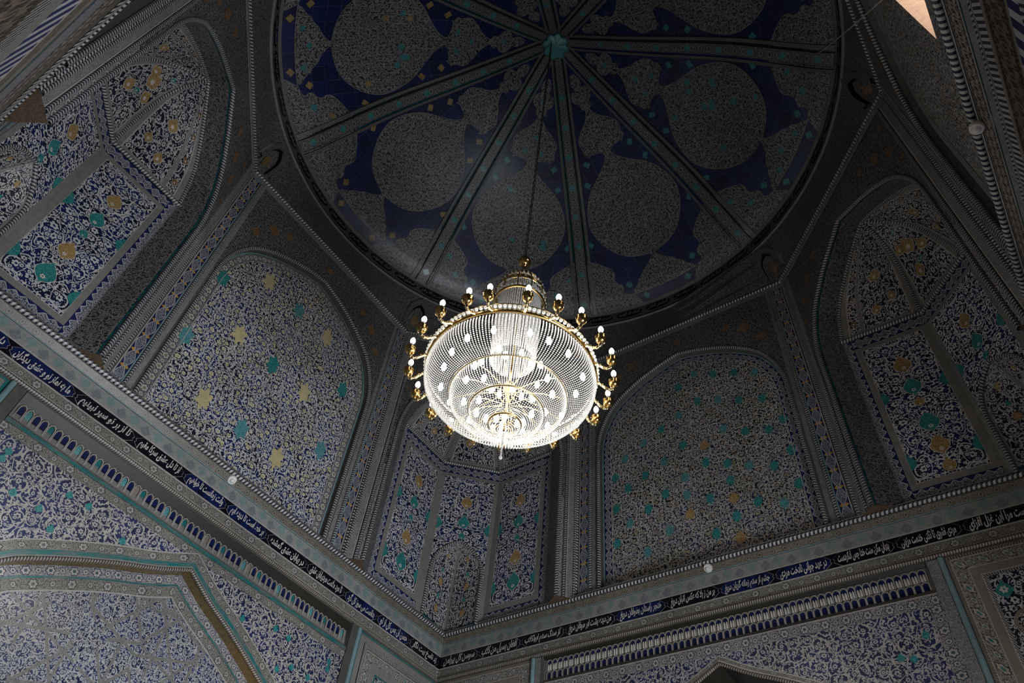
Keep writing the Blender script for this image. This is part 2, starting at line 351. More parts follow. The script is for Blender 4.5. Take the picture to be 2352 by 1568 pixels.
def offset(path, d, closed=False):
    n = len(path); out = []
    for i in range(n):
        p = path[i]; a = path[i - 1] if (i > 0 or closed) else None; b = path[(i + 1) % n] if (i < n - 1 or closed) else None
        ns = []
        for q, r in ((a, p), (p, b)):
            if q is None or r is None: continue
            dx, dy = r[0] - q[0], r[1] - q[1]; L = math.hypot(dx, dy) or 1; ns.append((-dy / L, dx / L))
        nx = sum(k[0] for k in ns) / len(ns); ny = sum(k[1] for k in ns) / len(ns); L2 = nx * nx + ny * ny or 1
        L2 = max(L2, .3); out.append((p[0] + nx / L2 * d, p[1] + ny / L2 * d))
    m_ = n // 2
    if not closed and n > 6 and n % 2 and abs(path[m_][0]) < 1e-6:      # arches : nothing may cross the axis
        for i in range(n):
            if (i < m_ and out[i][0] > 0) or (i > m_ and out[i][0] < 0): out[i] = out[m_]
    return out
def band(mb, F, path, s0, s1, k, h0=0., h1=None, closed=False, u0=0.):
    if h1 is None: h1 = h0
    a = offset(path, s0, closed); b = offset(path, s1, closed); n = len(path); L = u0
    for i in range(n if closed else n - 1):
        j = (i + 1) % n; d = math.hypot(path[j][0] - path[i][0], path[j][1] - path[i][1])
        mb.face([F.p(*a[i], h0), F.p(*a[j], h0), F.p(*b[j], h1), F.p(*b[i], h1)], [(L, 0), (L + d, 0), (L + d, 1), (L, 1)], k); L += d
def poly(mb, F, loops, k, h=0., uo=0., vo=0., rot=0.):
    if not isinstance(loops[0], list): loops = [loops]
    pts = [q for l in loops for q in l]
    idx = tessellate_polygon([[Vector((q[0], q[1], 0)) for q in l] for l in loops])
    c, s_ = math.cos(rot), math.sin(rot)
    mb.tris([F.p(q[0], q[1], h) for q in pts], [((q[0] - uo) * c - (q[1] - vo) * s_, (q[0] - uo) * s_ + (q[1] - vo) * c) for q in pts], idx, k)
def rect(u0, u1, v0, v1): return [(u0, v0), (u1, v0), (u1, v1), (u0, v1)]
def hband(mb, F, u0, u1, v0, v1, k, h0=0., h1=None):
    """a horizontal strip; v0 is its lower edge"""
    if h1 is None: h1 = h0
    mb.face([F.p(u0, v0, h0), F.p(u1, v0, h0), F.p(u1, v1, h1), F.p(u0, v1, h1)], [(u0, 0), (u1, 0), (u1, 1), (u0, 1)], k)
def vband(mb, F, u0, u1, v0, v1, k, h=0.):
    mb.face([F.p(u0, v0, h), F.p(u0, v1, h), F.p(u1, v1, h), F.p(u1, v0, h)], [(v0, 0), (v1, 0), (v1, 1), (v0, 1)], k)
def tube(mb, pts, r, k, n=8, ends=True):
    pts = [Vector(p) for p in pts]; rows = []; uvs = []; L = 0.; prev = None
    for i, p in enumerate(pts):
        t = (pts[min(i + 1, len(pts) - 1)] - pts[max(i - 1, 0)]).normalized()
        if prev is None:
            ref = Vector((0, 0, 1)) if abs(t.z) < .9 else Vector((1, 0, 0)); x = t.cross(ref).normalized()
        else: x = (prev - t * prev.dot(t)).normalized()
        prev = x; y = t.cross(x)
        if i: L += (p - pts[i - 1]).length
        rr = r[i] if isinstance(r, (list, tuple)) else r
        rows.append([p + x * (rr * math.cos(2 * PI * j / n)) + y * (rr * math.sin(2 * PI * j / n)) for j in range(n + 1)]); uvs.append([(L, j / n) for j in range(n + 1)])
    mb.grid(rows, uvs, k)
def lathe(mb, c, prof, k, n=32, uvs=1.):
    rows = [[Vector(c) + Vector((r * math.cos(2 * PI * j / n), r * math.sin(2 * PI * j / n), z)) for j in range(n + 1)] for r, z in prof]
    mb.grid(rows, [[(j / n * uvs, i / max(1, len(prof) - 1)) for j in range(n + 1)] for i in range(len(prof))], k)
def lathe_dir(mb, c, axis, prof, k, n=20):
    q = Vector((0, 0, 1)).rotation_difference(Vector(axis))
    rows = [[Vector(c) + q @ Vector((r * math.cos(2 * PI * j / n), r * math.sin(2 * PI * j / n), z)) for j in range(n + 1)] for r, z in prof]
    mb.grid(rows, [[(j / n, i) for j in range(n + 1)] for i in range(len(prof))], k)
def ball(mb, c, r, k, n=10, m=6, sz=1.):
    lathe(mb, c, [(r * math.sin(PI * i / m), -r * sz * math.cos(PI * i / m)) for i in range(m + 1)], k, n)
def bead(mb, p, r, k):
    b = len(mb.v); x, y, z = p; im = mb.m(k)
    mb.v += [(x + r, y, z), (x - r, y, z), (x, y + r, z), (x, y - r, z), (x, y, z + r), (x, y, z - r)]
    for t in ((0, 2, 4), (2, 1, 4), (1, 3, 4), (3, 0, 4), (2, 0, 5), (1, 2, 5), (3, 1, 5), (0, 3, 5)):
        mb.f.append([b + i for i in t]); mb.uv += [(0, 0)] * 3; mb.mi.append(im); mb.sm.append(True)
def smooth(pts, n=5):
    out = []
    for i in range(len(pts) - 1):
        p0 = pts[max(i - 1, 0)]; p1 = pts[i]; p2 = pts[i + 1]; p3 = pts[min(i + 2, len(pts) - 1)]
        for j in range(n):
            t = j / n
            out.append(tuple(.5 * (2 * b + (c - a) * t + (2 * a - 5 * b + 4 * c - d) * t * t + (3 * b - a - 3 * c + d) * t ** 3) for a, b, c, d in zip(p0, p1, p2, p3)))
    out.append(tuple(pts[-1])); return out
def arch(half, n=4, z0=None):
    """half = right side from the springing up to the apex; returns the whole outline, left foot to right foot"""
    h = smooth(half, n)
    if z0 is not None: h = [(h[0][0], z0)] + h
    L = [(-u, v) for u, v in h]; return L + [(u, v) for u, v in reversed(h[:-1])]

# ornament outlines
def ogee(w, h):
    r = [(0, -h), (.16 * w, -.78 * h), (.55 * w, -.62 * h), (.95 * w, -.28 * h), (1.0 * w, .05 * h), (.72 * w, .34 * h), (.6 * w, .5 * h), (.3 * w, .66 * h), (.1 * w, .86 * h), (0, h)]
    r = smooth(r, 2); return r + [(-u, v) for u, v in reversed(r[1:-1])]
def star(n, r1, r2, rot=0.): return [((r1 if i % 2 == 0 else r2) * math.cos(PI * i / n + rot), (r1 if i % 2 == 0 else r2) * math.sin(PI * i / n + rot)) for i in range(2 * n)]
def rosette(n, r): return [(r * (.82 + .18 * math.cos(n * a)) * math.cos(a), r * (.82 + .18 * math.cos(n * a)) * math.sin(a)) for a in [2 * PI * i / (n * 6) for i in range(n * 6)]]
def stamp(mb, F, shp, u, v, k, h, line=None, lw=1.18, flower=None):
    if line: poly(mb, F, [(u + a * lw, v + b * (1 + (lw - 1) * .8)) for a, b in shp], line, h)
    poly(mb, F, [(u + a, v + b) for a, b in shp], k, h + .0015)
    if flower:
        fu, fv, fr = flower
        poly(mb, F, [(u + fu + a, v + fv + b) for a, b in rosette(6, fr)], 'script', h + .003)
        poly(mb, F, [(u + fu + a, v + fv + b) for a, b in rosette(6, fr * .32)], k, h + .0045)

# ------------------------------------------------------------------ Persian script, shaped by hand into joined letter forms
FORMS = {'ا': 'FE8D FE8E', 'آ': 'FE81 FE82', 'ب': 'FE8F FE90 FE91 FE92', 'پ': 'FB56 FB57 FB58 FB59', 'ت': 'FE95 FE96 FE97 FE98', 'ج': 'FE9D FE9E FE9F FEA0',
 'چ': 'FB7A FB7B FB7C FB7D', 'ح': 'FEA1 FEA2 FEA3 FEA4', 'خ': 'FEA5 FEA6 FEA7 FEA8', 'د': 'FEA9 FEAA', 'ر': 'FEAD FEAE', 'ز': 'FEAF FEB0', 'س': 'FEB1 FEB2 FEB3 FEB4',
 'ش': 'FEB5 FEB6 FEB7 FEB8', 'ص': 'FEB9 FEBA FEBB FEBC', 'ض': 'FEBD FEBE FEBF FEC0', 'ط': 'FEC1 FEC2 FEC3 FEC4', 'ع': 'FEC9 FECA FECB FECC', 'غ': 'FECD FECE FECF FED0',
 'ف': 'FED1 FED2 FED3 FED4', 'ق': 'FED5 FED6 FED7 FED8', 'ک': 'FB8E FB8F FB90 FB91', 'گ': 'FB92 FB93 FB94 FB95', 'ل': 'FEDD FEDE FEDF FEE0', 'م': 'FEE1 FEE2 FEE3 FEE4',
 'ن': 'FEE5 FEE6 FEE7 FEE8', 'و': 'FEED FEEE', 'ه': 'FEE9 FEEA FEEB FEEC', 'ی': 'FBFC FBFD FBFE FBFF', 'L': 'FEFB FEFC'}
FORMS = {k: [chr(int(x, 16)) for x in v.split()] for k, v in FORMS.items()}
def shape_text(s):
    s = s.replace('لا', 'L'); out = []
    for i, c in enumerate(s):
        if c not in FORMS: out.append(c); continue
        pj = i > 0 and s[i - 1] in FORMS and len(FORMS[s[i - 1]]) == 4
        nj = len(FORMS[c]) == 4 and i + 1 < len(s) and s[i + 1] in FORMS
        out.append(FORMS[c][(3 if nj else 1) if pj else (2 if nj else 0)])
    return ''.join(reversed(out))
def text_tris(s, bold=.030):
    cu = bpy.data.curves.new('lettering', 'FONT'); cu.body = shape_text(s); cu.resolution_u = 2; cu.offset = bold; cu.fill_mode = 'FRONT'
    o = bpy.data.objects.new('lettering', cu); col.objects.link(o); dg = bpy.context.evaluated_depsgraph_get(); dg.update()
    e = o.evaluated_get(dg); me = e.to_mesh(); vs = [(v.co.x, v.co.y) for v in me.vertices]; fs = [list(p.vertices) for p in me.polygons]
    e.to_mesh_clear(); bpy.data.objects.remove(o); bpy.data.curves.remove(cu)
    vs = [(x + .22 * y, y) for x, y in vs]      # slant of the hand
    x0 = min(v[0] for v in vs); x1 = max(v[0] for v in vs); y0 = min(v[1] for v in vs); y1 = max(v[1] for v in vs)
    return [((x - (x0 + x1) / 2) / (x1 - x0), (y - (y0 + y1) / 2) / (y1 - y0)) for x, y in vs], fs
def put_text(mb, s, fn, w, h, k):
    vs, fs = text_tris(s); mb.tris([fn(x * w, y * h) for x, y in vs], [(x * w, y * h) for x, y in vs], fs, k)

# ================================================================== the chamber
def FW(phi): return Frame(phi, A)
walls = {}
for nm, phi, lab in (('wall_left', 90, 'left tiled wall with cream and turquoise star panel above a deep arched niche'),
                     ('wall_right', 0, 'right tiled wall with rows of small turquoise stars in its arched panel'),
                     ('wall_window', -90, 'tiled wall at upper right pierced by the bright window'),
                     ('wall_entrance', 180, 'tiled wall at upper left above the camera, seen from below')):
    a = math.radians(phi); walls[phi] = empty(nm, (A * math.cos(a), A * math.sin(a), 0), lab, 'wall', 'structure')

PANEL = [(1.10, 1.80), (1.08, 1.98), (1.02, 2.18), (.88, 2.42), (.60, 2.64), (.28, 2.79), (0, 2.87)]
def upper_wall(phi):
    P = walls[phi]; F = FW(phi); mb = MB()
    hu = T - .06
    # bands of the rectangular frame
    for sgn in (-1, 1):
        def vb(a, b, k, h=.0):
            u0, u1 = sorted((sgn * a, sgn * b)); vband(mb, F, u0, u1, 0, 3.30, k, h)
        vb(T, T - .05, 'fine_dark'); vb(T - .05, T - .06, 'fillet', .004); vb(T - .06, T - .15, 'cart_gold'); vb(T - .15, T - .16, 'ltblue', .004)
        vb(T - .16, T - .20, 'plain_dark'); vb(T - .20, T - .245, 'fine_grey'); vb(T - .245, T - .30, 'plain_dark')
    hband(mb, F, -T, T, 3.30, ZT, 'fine_grey'); hband(mb, F, -T + .05, T - .05, 3.285, 3.30, 'ltblue', .004); hband(mb, F, -T, T, 3.365, 3.40, 'plain_dark', .004)
    mb.build('frame_band', P)
    for nm, off, r, k in (('rope_moulding', .020, .018, 'rope'), ('chevron_moulding', .18, .016, 'chev')):
        mb = MB(); e = T - off; top = 3.38 if off < .1 else 3.27
        for pts in ([(-e, 0), (-e, top)], [(-e, top), (e, top)], [(e, top), (e, 0)]) if off < .1 else ([(-e, 0), (-e, top)], [(e, top), (e, 0)]):
            tube(mb, [F.p(*q, .004) for q in pts], r, k)
        mb.build(nm, P)
    ar = arch(PANEL, 4, 0.)
    mb = MB(); iu = T - .245
    out = [(-iu, 1.2), (-iu, 3.29), (iu, 3.29), (iu, 1.2)]
    inn = [q for q in ar if q[1] > 1.0]
    poly(mb, F, out + [(q[0], q[1]) for q in reversed([(-1.10, 1.2)] + inn + [(1.10, 1.2)])], 'fine_dark', .002, uo=.3)
    for u, v, s_ in ((-.98, 2.62, .075), (-.82, 2.86, .09), (-.62, 2.98, .07), (.98, 2.62, .075), (.82, 2.86, .09), (.62, 2.98, .07), (0, 3.08, .06)):
        stamp(mb, F, ogee(s_ * .75, s_), u, v, 'palm_orange', .004)
    mb.build('spandrel', P)
    mb = MB(); tube(mb, [F.p(*q, .006) for q in ar], .020, 'rope_s'); mb.build('arch_rope', P)
    mb = MB(); D = -.075
    band(mb, F, ar, 0, -.012, 'plain_dark', .002, D); band(mb, F, ar, -.012, -.028, 'ltblue', D + .006)
    band(mb, F, ar, -.028, -.112, 'flow_w' if phi == 90 else 'cart' if phi == 0 else 'fine_grey', D + .002); band(mb, F, ar, -.112, -.12, 'fillet', D + .006)
    mb.build('arch_border', P)
    mb = MB(); fld = offset(ar, -.10)
    if phi == 90:
        poly(mb, F, fld, 'panel_left', D)
        for i in range(3):
            v = .5 + .885 * i
            for j, u in enumerate((-.98, -.55, -.10, .35, .78)):
                if i == 2 and j in (4,): v2 = 1.77; u = .76
                elif j in (0, 4): v2 = v + (.43 if i < 2 else -.43); u = u
                else: v2 = v
                if j in (0, 4) and i == 2: continue
                cream = j in (1, 3); q = star(6, .125 if cream else .115, .072, PI / 2)
                q = [(a * .72, b * 1.18) for a, b in q]
                if j in (0, 4): q = [(max(-.055, a) if j == 0 else min(.055, a), b) for a, b in q]
                stamp(mb, F, q, u, v2, 'palm_cream' if cream else ('palm_teal' if (i + j) % 2 else 'palm_aqua'), D + .002)
    elif phi == 0:
        poly(mb, F, fld, 'panel_right', D)
        pts = [(-.13, 2.52), (-.35, 2.40), (-.58, 2.30), (-.80, 2.19), (.08, 2.41), (-.12, 2.08), (-.35, 1.99), (-.57, 1.87), (-.81, 1.78), (.12, 1.97), (-.96, 1.41), (.34, 1.86),
               (-.35, 1.55), (-.57, 1.42), (-.80, 1.34), (.56, 1.75), (.11, 1.53), (-.96, 1.0), (.34, 1.39), (-.11, 1.19), (-.33, 1.09), (-.54, .98), (-.77, .88), (.57, 1.29), (.13, 1.09),
               (-.33, .88), (.36, .97), (.13, .87), (-.10, .74), (-.55, .54), (-.78, .44), (.56, .85), (-.33, .45), (.35, .52), (-.11, .33), (.78, 1.2), (.78, .75), (.93, .55), (.93, .98), (.6, .35), (.93, 1.4), (-.95, .6), (.8, 1.62)]
        for i, (y, z) in enumerate(pts): stamp(mb, F, [(a * .82, b * 1.15) for a, b in star(8, .066, .042, .2 * i)], -y, z, 'palm_teal' if i % 3 else 'palm_aqua', D + .002)
        for y, z in ((-.12, 1.42), (-.33, .66), (.12, .64), (-.33, .22)): stamp(mb, F, ogee(.05, .075), -y, z, 'palm_gold', D + .002)
    else:
        hole = None
        if phi == -90:
            win = arch([(.27, 1.75), (.24, 1.92), (.14, 2.06), (0, 2.16)], 3, .95); hole = [(u + .40, v) for u, v in win]
        poly(mb, F, [fld, hole] if hole else fld, 'panel_right', D)
    hband(mb, F, -1.08, 1.08, .016, .075, 'brown', D + .004); mb.build('arched_panel', P)
for phi in (90, 0, -90, 180): upper_wall(phi)

# ---------------- cornice and lower walls
def rope_line(P, F, name, u0, u1, v, h, r, k):
    mb = MB(); tube(mb, [F.p(u0, v, h), F.p(u1, v, h)], r, k); return mb.build(name, P)
TEXT_R = ['سوسن کل پیرامن', 'افغان بسیل من کلاب', 'از سنگ ستم ابولکلاب', 'من دیده پشت ابر طوفان دریغ', 'خنجر راستان بطوفان دریغ', 'بر من ز بلا که عکس اتبان دریغ',
          'چشم از ستم زمانه گریان دریغ', 'در عهد جوانی نادخت مردی', 'پنهان مکن منت خدا چس لنکردست', 'مردی نشوی تا نکنی خدمت مزینی', 'ست مرا این غزل افزای', 'زمانه چون بهاران']
BR = [-2.985, -2.5, -1.98, -1.48, -.93, -.42, .09, .58, 1.06, 1.55, 2.04, 2.52, 2.985]
TEXT_L = ['بهار دلکش جانان', 'دل از غم تو گذشت', 'ما به نماز تو و عشق دیگران', 'تا از بر تو سیر نبینیم', 'از تا دل عشق سرکا مقیم', 'وقت زمانست تا خواهیم',
          'بر خط است تا دیده ایم', 'در بیابان عشق گمشده', 'تا مرد ملامت مردبیابان عشق', 'بدانست می سوز کل گرد', 'حسن ان بس کل از تو', 'زد ناسخ بیت نگار']
BL = [-2.985, -2.5, -1.98, -1.44, -.90, -.41, .05, .52, 1.02, 1.53, 2.0, 2.5, 2.985]
LOWARCH = [(1.36, -2.0), (1.33, -1.78), (1.20, -1.56), (1.0, -1.425), (.75, -1.29), (.5, -1.17), (.24, -1.06), (0, -.93)]
def cartouche_shape(w, h):
    r = [(w, 0), (w + .010, .018), (w - .006, .03), (w - .012, h * .55), (w - .03, h * .8), (w - .055, h)]
    r = [(w - .055, -h), (w - .03, -h * .8), (w - .012, -h * .55), (w - .006, -.03), (w + .010, -.018)] + r
    return r + [(-a, b) for a, b in reversed(r)]
def main_wall(phi):
    P = walls[phi]; F = FW(phi); left = phi == 90
    rope_line(P, F, 'cornice_rope', -A + .04, A - .04, -.014, .036, .020, 'rope')
    mb = MB(); hband(mb, F, -A, A, .008, .016, 'plain', .06, .0); hband(mb, F, -A + .04, A - .04, -.05, .008, 'plain_dark', .03)
    hband(mb, F, -A, A, -.098, -.046, 'cavetto', .0, .035); mb.build('cornice_cavetto', P)
    mb = MB(); hband(mb, F, -A, A, -.108, -.097, 'ltblue', .006); hband(mb, F, -A, A, -.226, -.108, 'motif', .0); mb.build('tufted_band', P)
    mb = MB(); hband(mb, F, -A, A, -.236, -.224, 'fillet', .004); hband(mb, F, -A, A, -.372, -.360, 'fillet', .004)
    hband(mb, F, -A, A, -.362, -.234, 'black', .0); mb.build('inscription_ground', P)
    B, TX = (BL, TEXT_L) if left else (BR, TEXT_R)
    for i in range(12):
        c = (B[i] + B[i + 1]) / 2; w = (B[i + 1] - B[i]) / 2 - .008; mb = MB(); sh = cartouche_shape(w - .012, .0625)
        k = ('navyflat' if (i % 4 in (1, 2)) else 'black') if left else ('navyflat' if i in (4, 6, 7) else 'black')
        poly(mb, F, [(c + a * 1.014, -.298 + b) for a, b in sh], 'fillet', .002); poly(mb, F, [(c + a, -.298 + b * .985) for a, b in sh], k, .0035)
        put_text(mb, TX[i], lambda x, y: F.p(c + x, -.298 + y, .0055), 2 * w - .075, .106, 'script')
        mb.build('inscription_cartouche', P, loc=F.p(c, -.298, 0))
    mb = MB(); hband(mb, F, -A, A, -.447, -.370, 'flow'); hband(mb, F, -A, A, -.456, -.446, 'fillet', .004); mb.build('flower_band', P)
    mb = MB(); hband(mb, F, -A, A, -.505, -.456, 'plain_dark', 0, .0); tube(mb, [F.p(-A, -.476, .006), F.p(A, -.476, .006)], .019, 'rope_brown'); mb.build('brown_rope', P)
    # side fields and piers
    for sgn in (-1, 1):
        mb = MB(); q = lambda a, b: sorted((sgn * a, sgn * b))
        u0, u1 = q(1.71, 1.79); vband(mb, F, u0, u1, -Z0, -.505, 'fine_grey' if not left else 'plain_dark', .01)
        u0, u1 = q(1.79, 1.84); vband(mb, F, u0, u1, -Z0, -.505, 'plain_dark', -.004)
        tube(mb, [F.p(sgn * 1.815, -Z0, .01), F.p(sgn * 1.815, -.505, .01)], .022, 'ltblue'); mb.build('pier_moulding', P)
        mb = MB(); u0, u1 = q(1.84, A)
        path = [(u0, -3.6), (u0, -.508), (u1, -.508), (u1, -3.6)] 
        stack = ((0, -.026, 'rope_brown', .004), (-.026, -.032, 'fillet', .004), (-.032, -.118, 'flow_side', .002), (-.118, -.124, 'fillet', .004), (-.124, -.185, 'brown', .003), (-.185, -.192, 'fillet', .005), (-.192, -.215, 'rope_s', .002))
        if left: stack = ((0, -.02, 'teal', .003), (-.02, -.08, 'plain', .001), (-.08, -.125, 'rope_s', .012), (-.125, -.135, 'fillet', .004), (-.135, -.22, 'flow_side', .002), (-.22, -.29, 'plain', .003), (-.29, -.31, 'teal', .004))
        for s0, s1, k, h in stack: band(mb, F, path, s0, s1, k, h)
        mb.build('side_frame', P)
        mb = MB(); ins = offset(path, stack[-1][1] + .004); poly(mb, F, ins, 'gore', .0, uo=(u0 + u1) / 2)
        cu = (u0 + u1) / 2; w2 = (u1 - u0) / 2 + stack[-1][1] - .04; top = -.508 + stack[-1][1] - .14
        lobe = smooth([(w2, -1.6), (w2 * .8, top - .35), (w2 * .98, top - .24), (w2 * .86, top - .16), (w2 * .55, top - .13), (w2 * .4, top - .02), (0, top + .08)], 4)
        band(mb, F, [(cu - a, b) for a, b in lobe] + [(cu + a, b) for a, b in reversed(lobe[:-1])], .012, -.012, 'brown', .003)
        for du in (-.30, .30): stamp(mb, F, ogee(.055, .07), cu + du, top + .02, 'palm_teal', .003, flower=(0, 0, .03))
        mb.build('side_field', P)
    # central field : niche rows, border, tympanum, deep arched recess
    mb = MB(); arl = arch(LOWARCH, 3, -Z0)
    if left:
        hband(mb, F, -1.71, 1.71, -.565, -.505, 'soffit_shade', -.05, 0); hband(mb, F, -1.71, 1.71, -.702, -.565, 'plain', -.03, -.05)
        hband(mb, F, -1.71, 1.71, -.735, -.700, 'rope_s', .004, -.03); hband(mb, F, -1.71, 1.71, -.765, -.735, 'teal', .006); hband(mb, F, -1.71, 1.71, -.835, -.765, 'flow', .002); lowtop = -.835
    else:
        hband(mb, F, -1.71, 1.71, -.530, -.505, 'soffit_shade', -.03, 0); hband(mb, F, -1.71, 1.71, -.715, -.530, 'plain', -.03)
        hband(mb, F, -1.71, 1.71, -.755, -.715, 'rope_brown', .006, -.03); hband(mb, F, -1.71, 1.71, -.765, -.755, 'fillet', .004); hband(mb, F, -1.71, 1.71, -.850, -.765, 'flow_b', .002); lowtop = -.85
    for sg in (-1, 1): mb.face([F.p(sg * 1.71, -.78, -.06), F.p(sg * 1.71, -.78, .02), F.p(sg * 1.71, -.50, .02), F.p(sg * 1.71, -.50, -.06)], [(0, 0), (.1, 0), (.1, .3), (0, .3)], 'plain_dark')
    mb.build('niche_cornice', P)
    proto = {}
    def niche_mesh(key, w, h, k, back):
        g = MB(); F0 = Frame(90, 0, 0)
        o = arch([(w, h * .35), (w * .9, h * .62), (w * .5, h * .88), (0, h)], 2, -h); band(g, F0, o, .004, -.002, 'fillet', .012); band(g, F0, o, -.002, -.006, 'plain_dark', .012, .002)
        i_ = offset(o, -.004)
        if back == 'split':
            poly(g, F0, i_, 'navyflat', .003)
            for sg in (-1, 1): lathe(g, F0.p(sg * w * .40, -h, .006), [(w * .34, 0), (w * .36, h * .6), (w * .30, h * 1.1), (0, h * 1.35)], k, 8)
        else: poly(g, F0, i_, k, .003)
        return g
    n = 58
    rows = [('arched_tile', -.634, .0235, .058, None)] if left else [('muqarnas_niche', -.590, .027, .052, 'split'), ('arched_tile', -.681, .024, .034, None)]
    for nm, v, w, h, mode in rows:
        for i in range(n):
            u = -1.68 + 3.36 * (i + .5) / n
            k = ('navyflat', 'navyflat', 'teal', 'navyflat', 'navyflat', 'palm_aqua')[(i * 5 + i // 7) % 6] if left else ('script' if mode else 'navyflat')
            if left and i in (17, 29, 37): k = 'brown'
            if (nm, k) not in proto:
                g = niche_mesh(nm, w, h, k, mode); ob = g.build(nm, P, loc=(0, 0, 0)); ob.location = F.p(u, v, -.03 if not left else -.04) - world(P); ob.rotation_euler.z = F.rot; proto[(nm, k)] = ob
            else: copy_part(proto[(nm, k)], P, F.p(u, v, -.03 if not left else -.04) - world(P), F.rot)
    mb = MB(); e = 1.71
    if not left:
        for sg in (-1, 1): vband(mb, F, *sorted((sg * 1.71, sg * 1.62)), -Z0, -.85, 'flow_b', .002)
        e = 1.62
    out = [(-e, -Z0), (-e, lowtop), (e, lowtop), (e, -Z0)]
    bo = .13 if left else .06
    oa = offset(arl, bo)
    oa[0] = (oa[0][0], -Z0); oa[-1] = (oa[-1][0], -Z0)
    poly(mb, F, out + list(reversed(oa)), 'low', .0)
    for i in range(26):
        u = (random.random() * 1.5 + .1); v = lowtop - .06 - random.random() * .9
        if v > -.98 - .42 * u + .13 + .05 and u < 1.6:
            for sg in (-1, 1): stamp(mb, F, ogee(.026, .036), sg * u, v, 'palm_teal', .003)
    mb.build('tympanum', P)
    mb = MB(); band(mb, F, arl, bo, bo - .008, 'fillet', .005); band(mb, F, arl, bo - .008, bo * .45, 'flow', .003); band(mb, F, arl, bo * .45, bo * .2, 'teal' if left else 'fillet', .004)
    tube(mb, [F.p(*q, .005) for q in arl], .015, 'rope_brown'); band(mb, F, arl, bo * .2, 0, 'plain', .004); mb.build('arch_moulding', P)
    mb = MB(); dep = -.10 if left else -.5
    band(mb, F, arl, 0, -.015, 'goldtile' if left else 'soffit_shade', .0, dep); band(mb, F, arl, -.015, -.085, 'flow_b', dep + .002); band(mb, F, arl, -.085, -.10, 'teal' if left else 'fillet', dep + .006)
    band(mb, F, arl, -.10, -.175, 'flow', dep + .002); band(mb, F, arl, -.175, -.185, 'fillet', dep + .006); poly(mb, F, offset(arl, -.02), 'star', dep, uo=-.06, vo=.4); mb.build('arched_recess', P)
main_wall(90); main_wall(0)

def overhead_wall(phi):
    P = walls[phi]; F = FW(phi); w3 = phi == -90; h0 = .045 if w3 else .001
    mb = MB()
    if w3: tube(mb, [F.p(-A + .04, 0, .072), F.p(A - .04, 0, .072)], .019, 'rope')
    else: tube(mb, [F.p(-A + .04, -.10, -.006), F.p(A - .04, -.10, -.006)], .016, 'rope'); hband(mb, F, -A, A, -.33, -.14, 'chev_b', .003)
    mb.build('cornice_rope', P)
    mb = MB()
    if w3: hband(mb, F, -A, A, .0, .03, 'plain', .06, 0)
    if w3: seq = (('plain_dark', .0, -.03), ('flow_w3', -.03, -.24), ('fillet', -.24, -.255), ('tealdark', -.255, -.285), ('fine_grey', -.285, -.385), ('chev', -.385, -.45), ('stripe', -.45, -.56), ('brown', -.56, -.60), ('flow_w4', -.60, -.86), ('brown', -.86, -.885), ('key', -.885, -1.0), ('stripe', -1.0, -1.2))
    else: seq = (('plain_dark', .03, -.36), ('cavetto', -.36, -.48), ('flow_w3', -.48, -.74), ('stripe', -.74, -.93), ('tealdark', -.93, -.99), ('brown', -.99, -1.06), ('cavetto', -1.06, -1.19), ('fillet', -1.19, -1.22), ('key', -1.22, -1.48), ('plain', -1.48, -1.62), ('rope_dim', -1.62, -1.75), ('flow_w4', -1.75, -2.1))
    for k, a, b in seq: hband(mb, F, -A, A, b, a, k, h0)
    mb.build('cornice_band', P)
    mb = MB(); bot = seq[-1][2]
    if w3:
        dr = [(.75, -Z0), (.75, -Z0 + 2.5), (-.75, -Z0 + 2.5), (-.75, -Z0)]
        poly(mb, F, [(-A, -Z0), (-A, bot), (A, bot), (A, -Z0)] + dr, 'fine_dark', h0)
    else: poly(mb, F, rect(-A, A, -Z0, bot), 'fine_darker', h0)
    mb.build('lower_field', P)
overhead_wall(-90); overhead_wall(180)

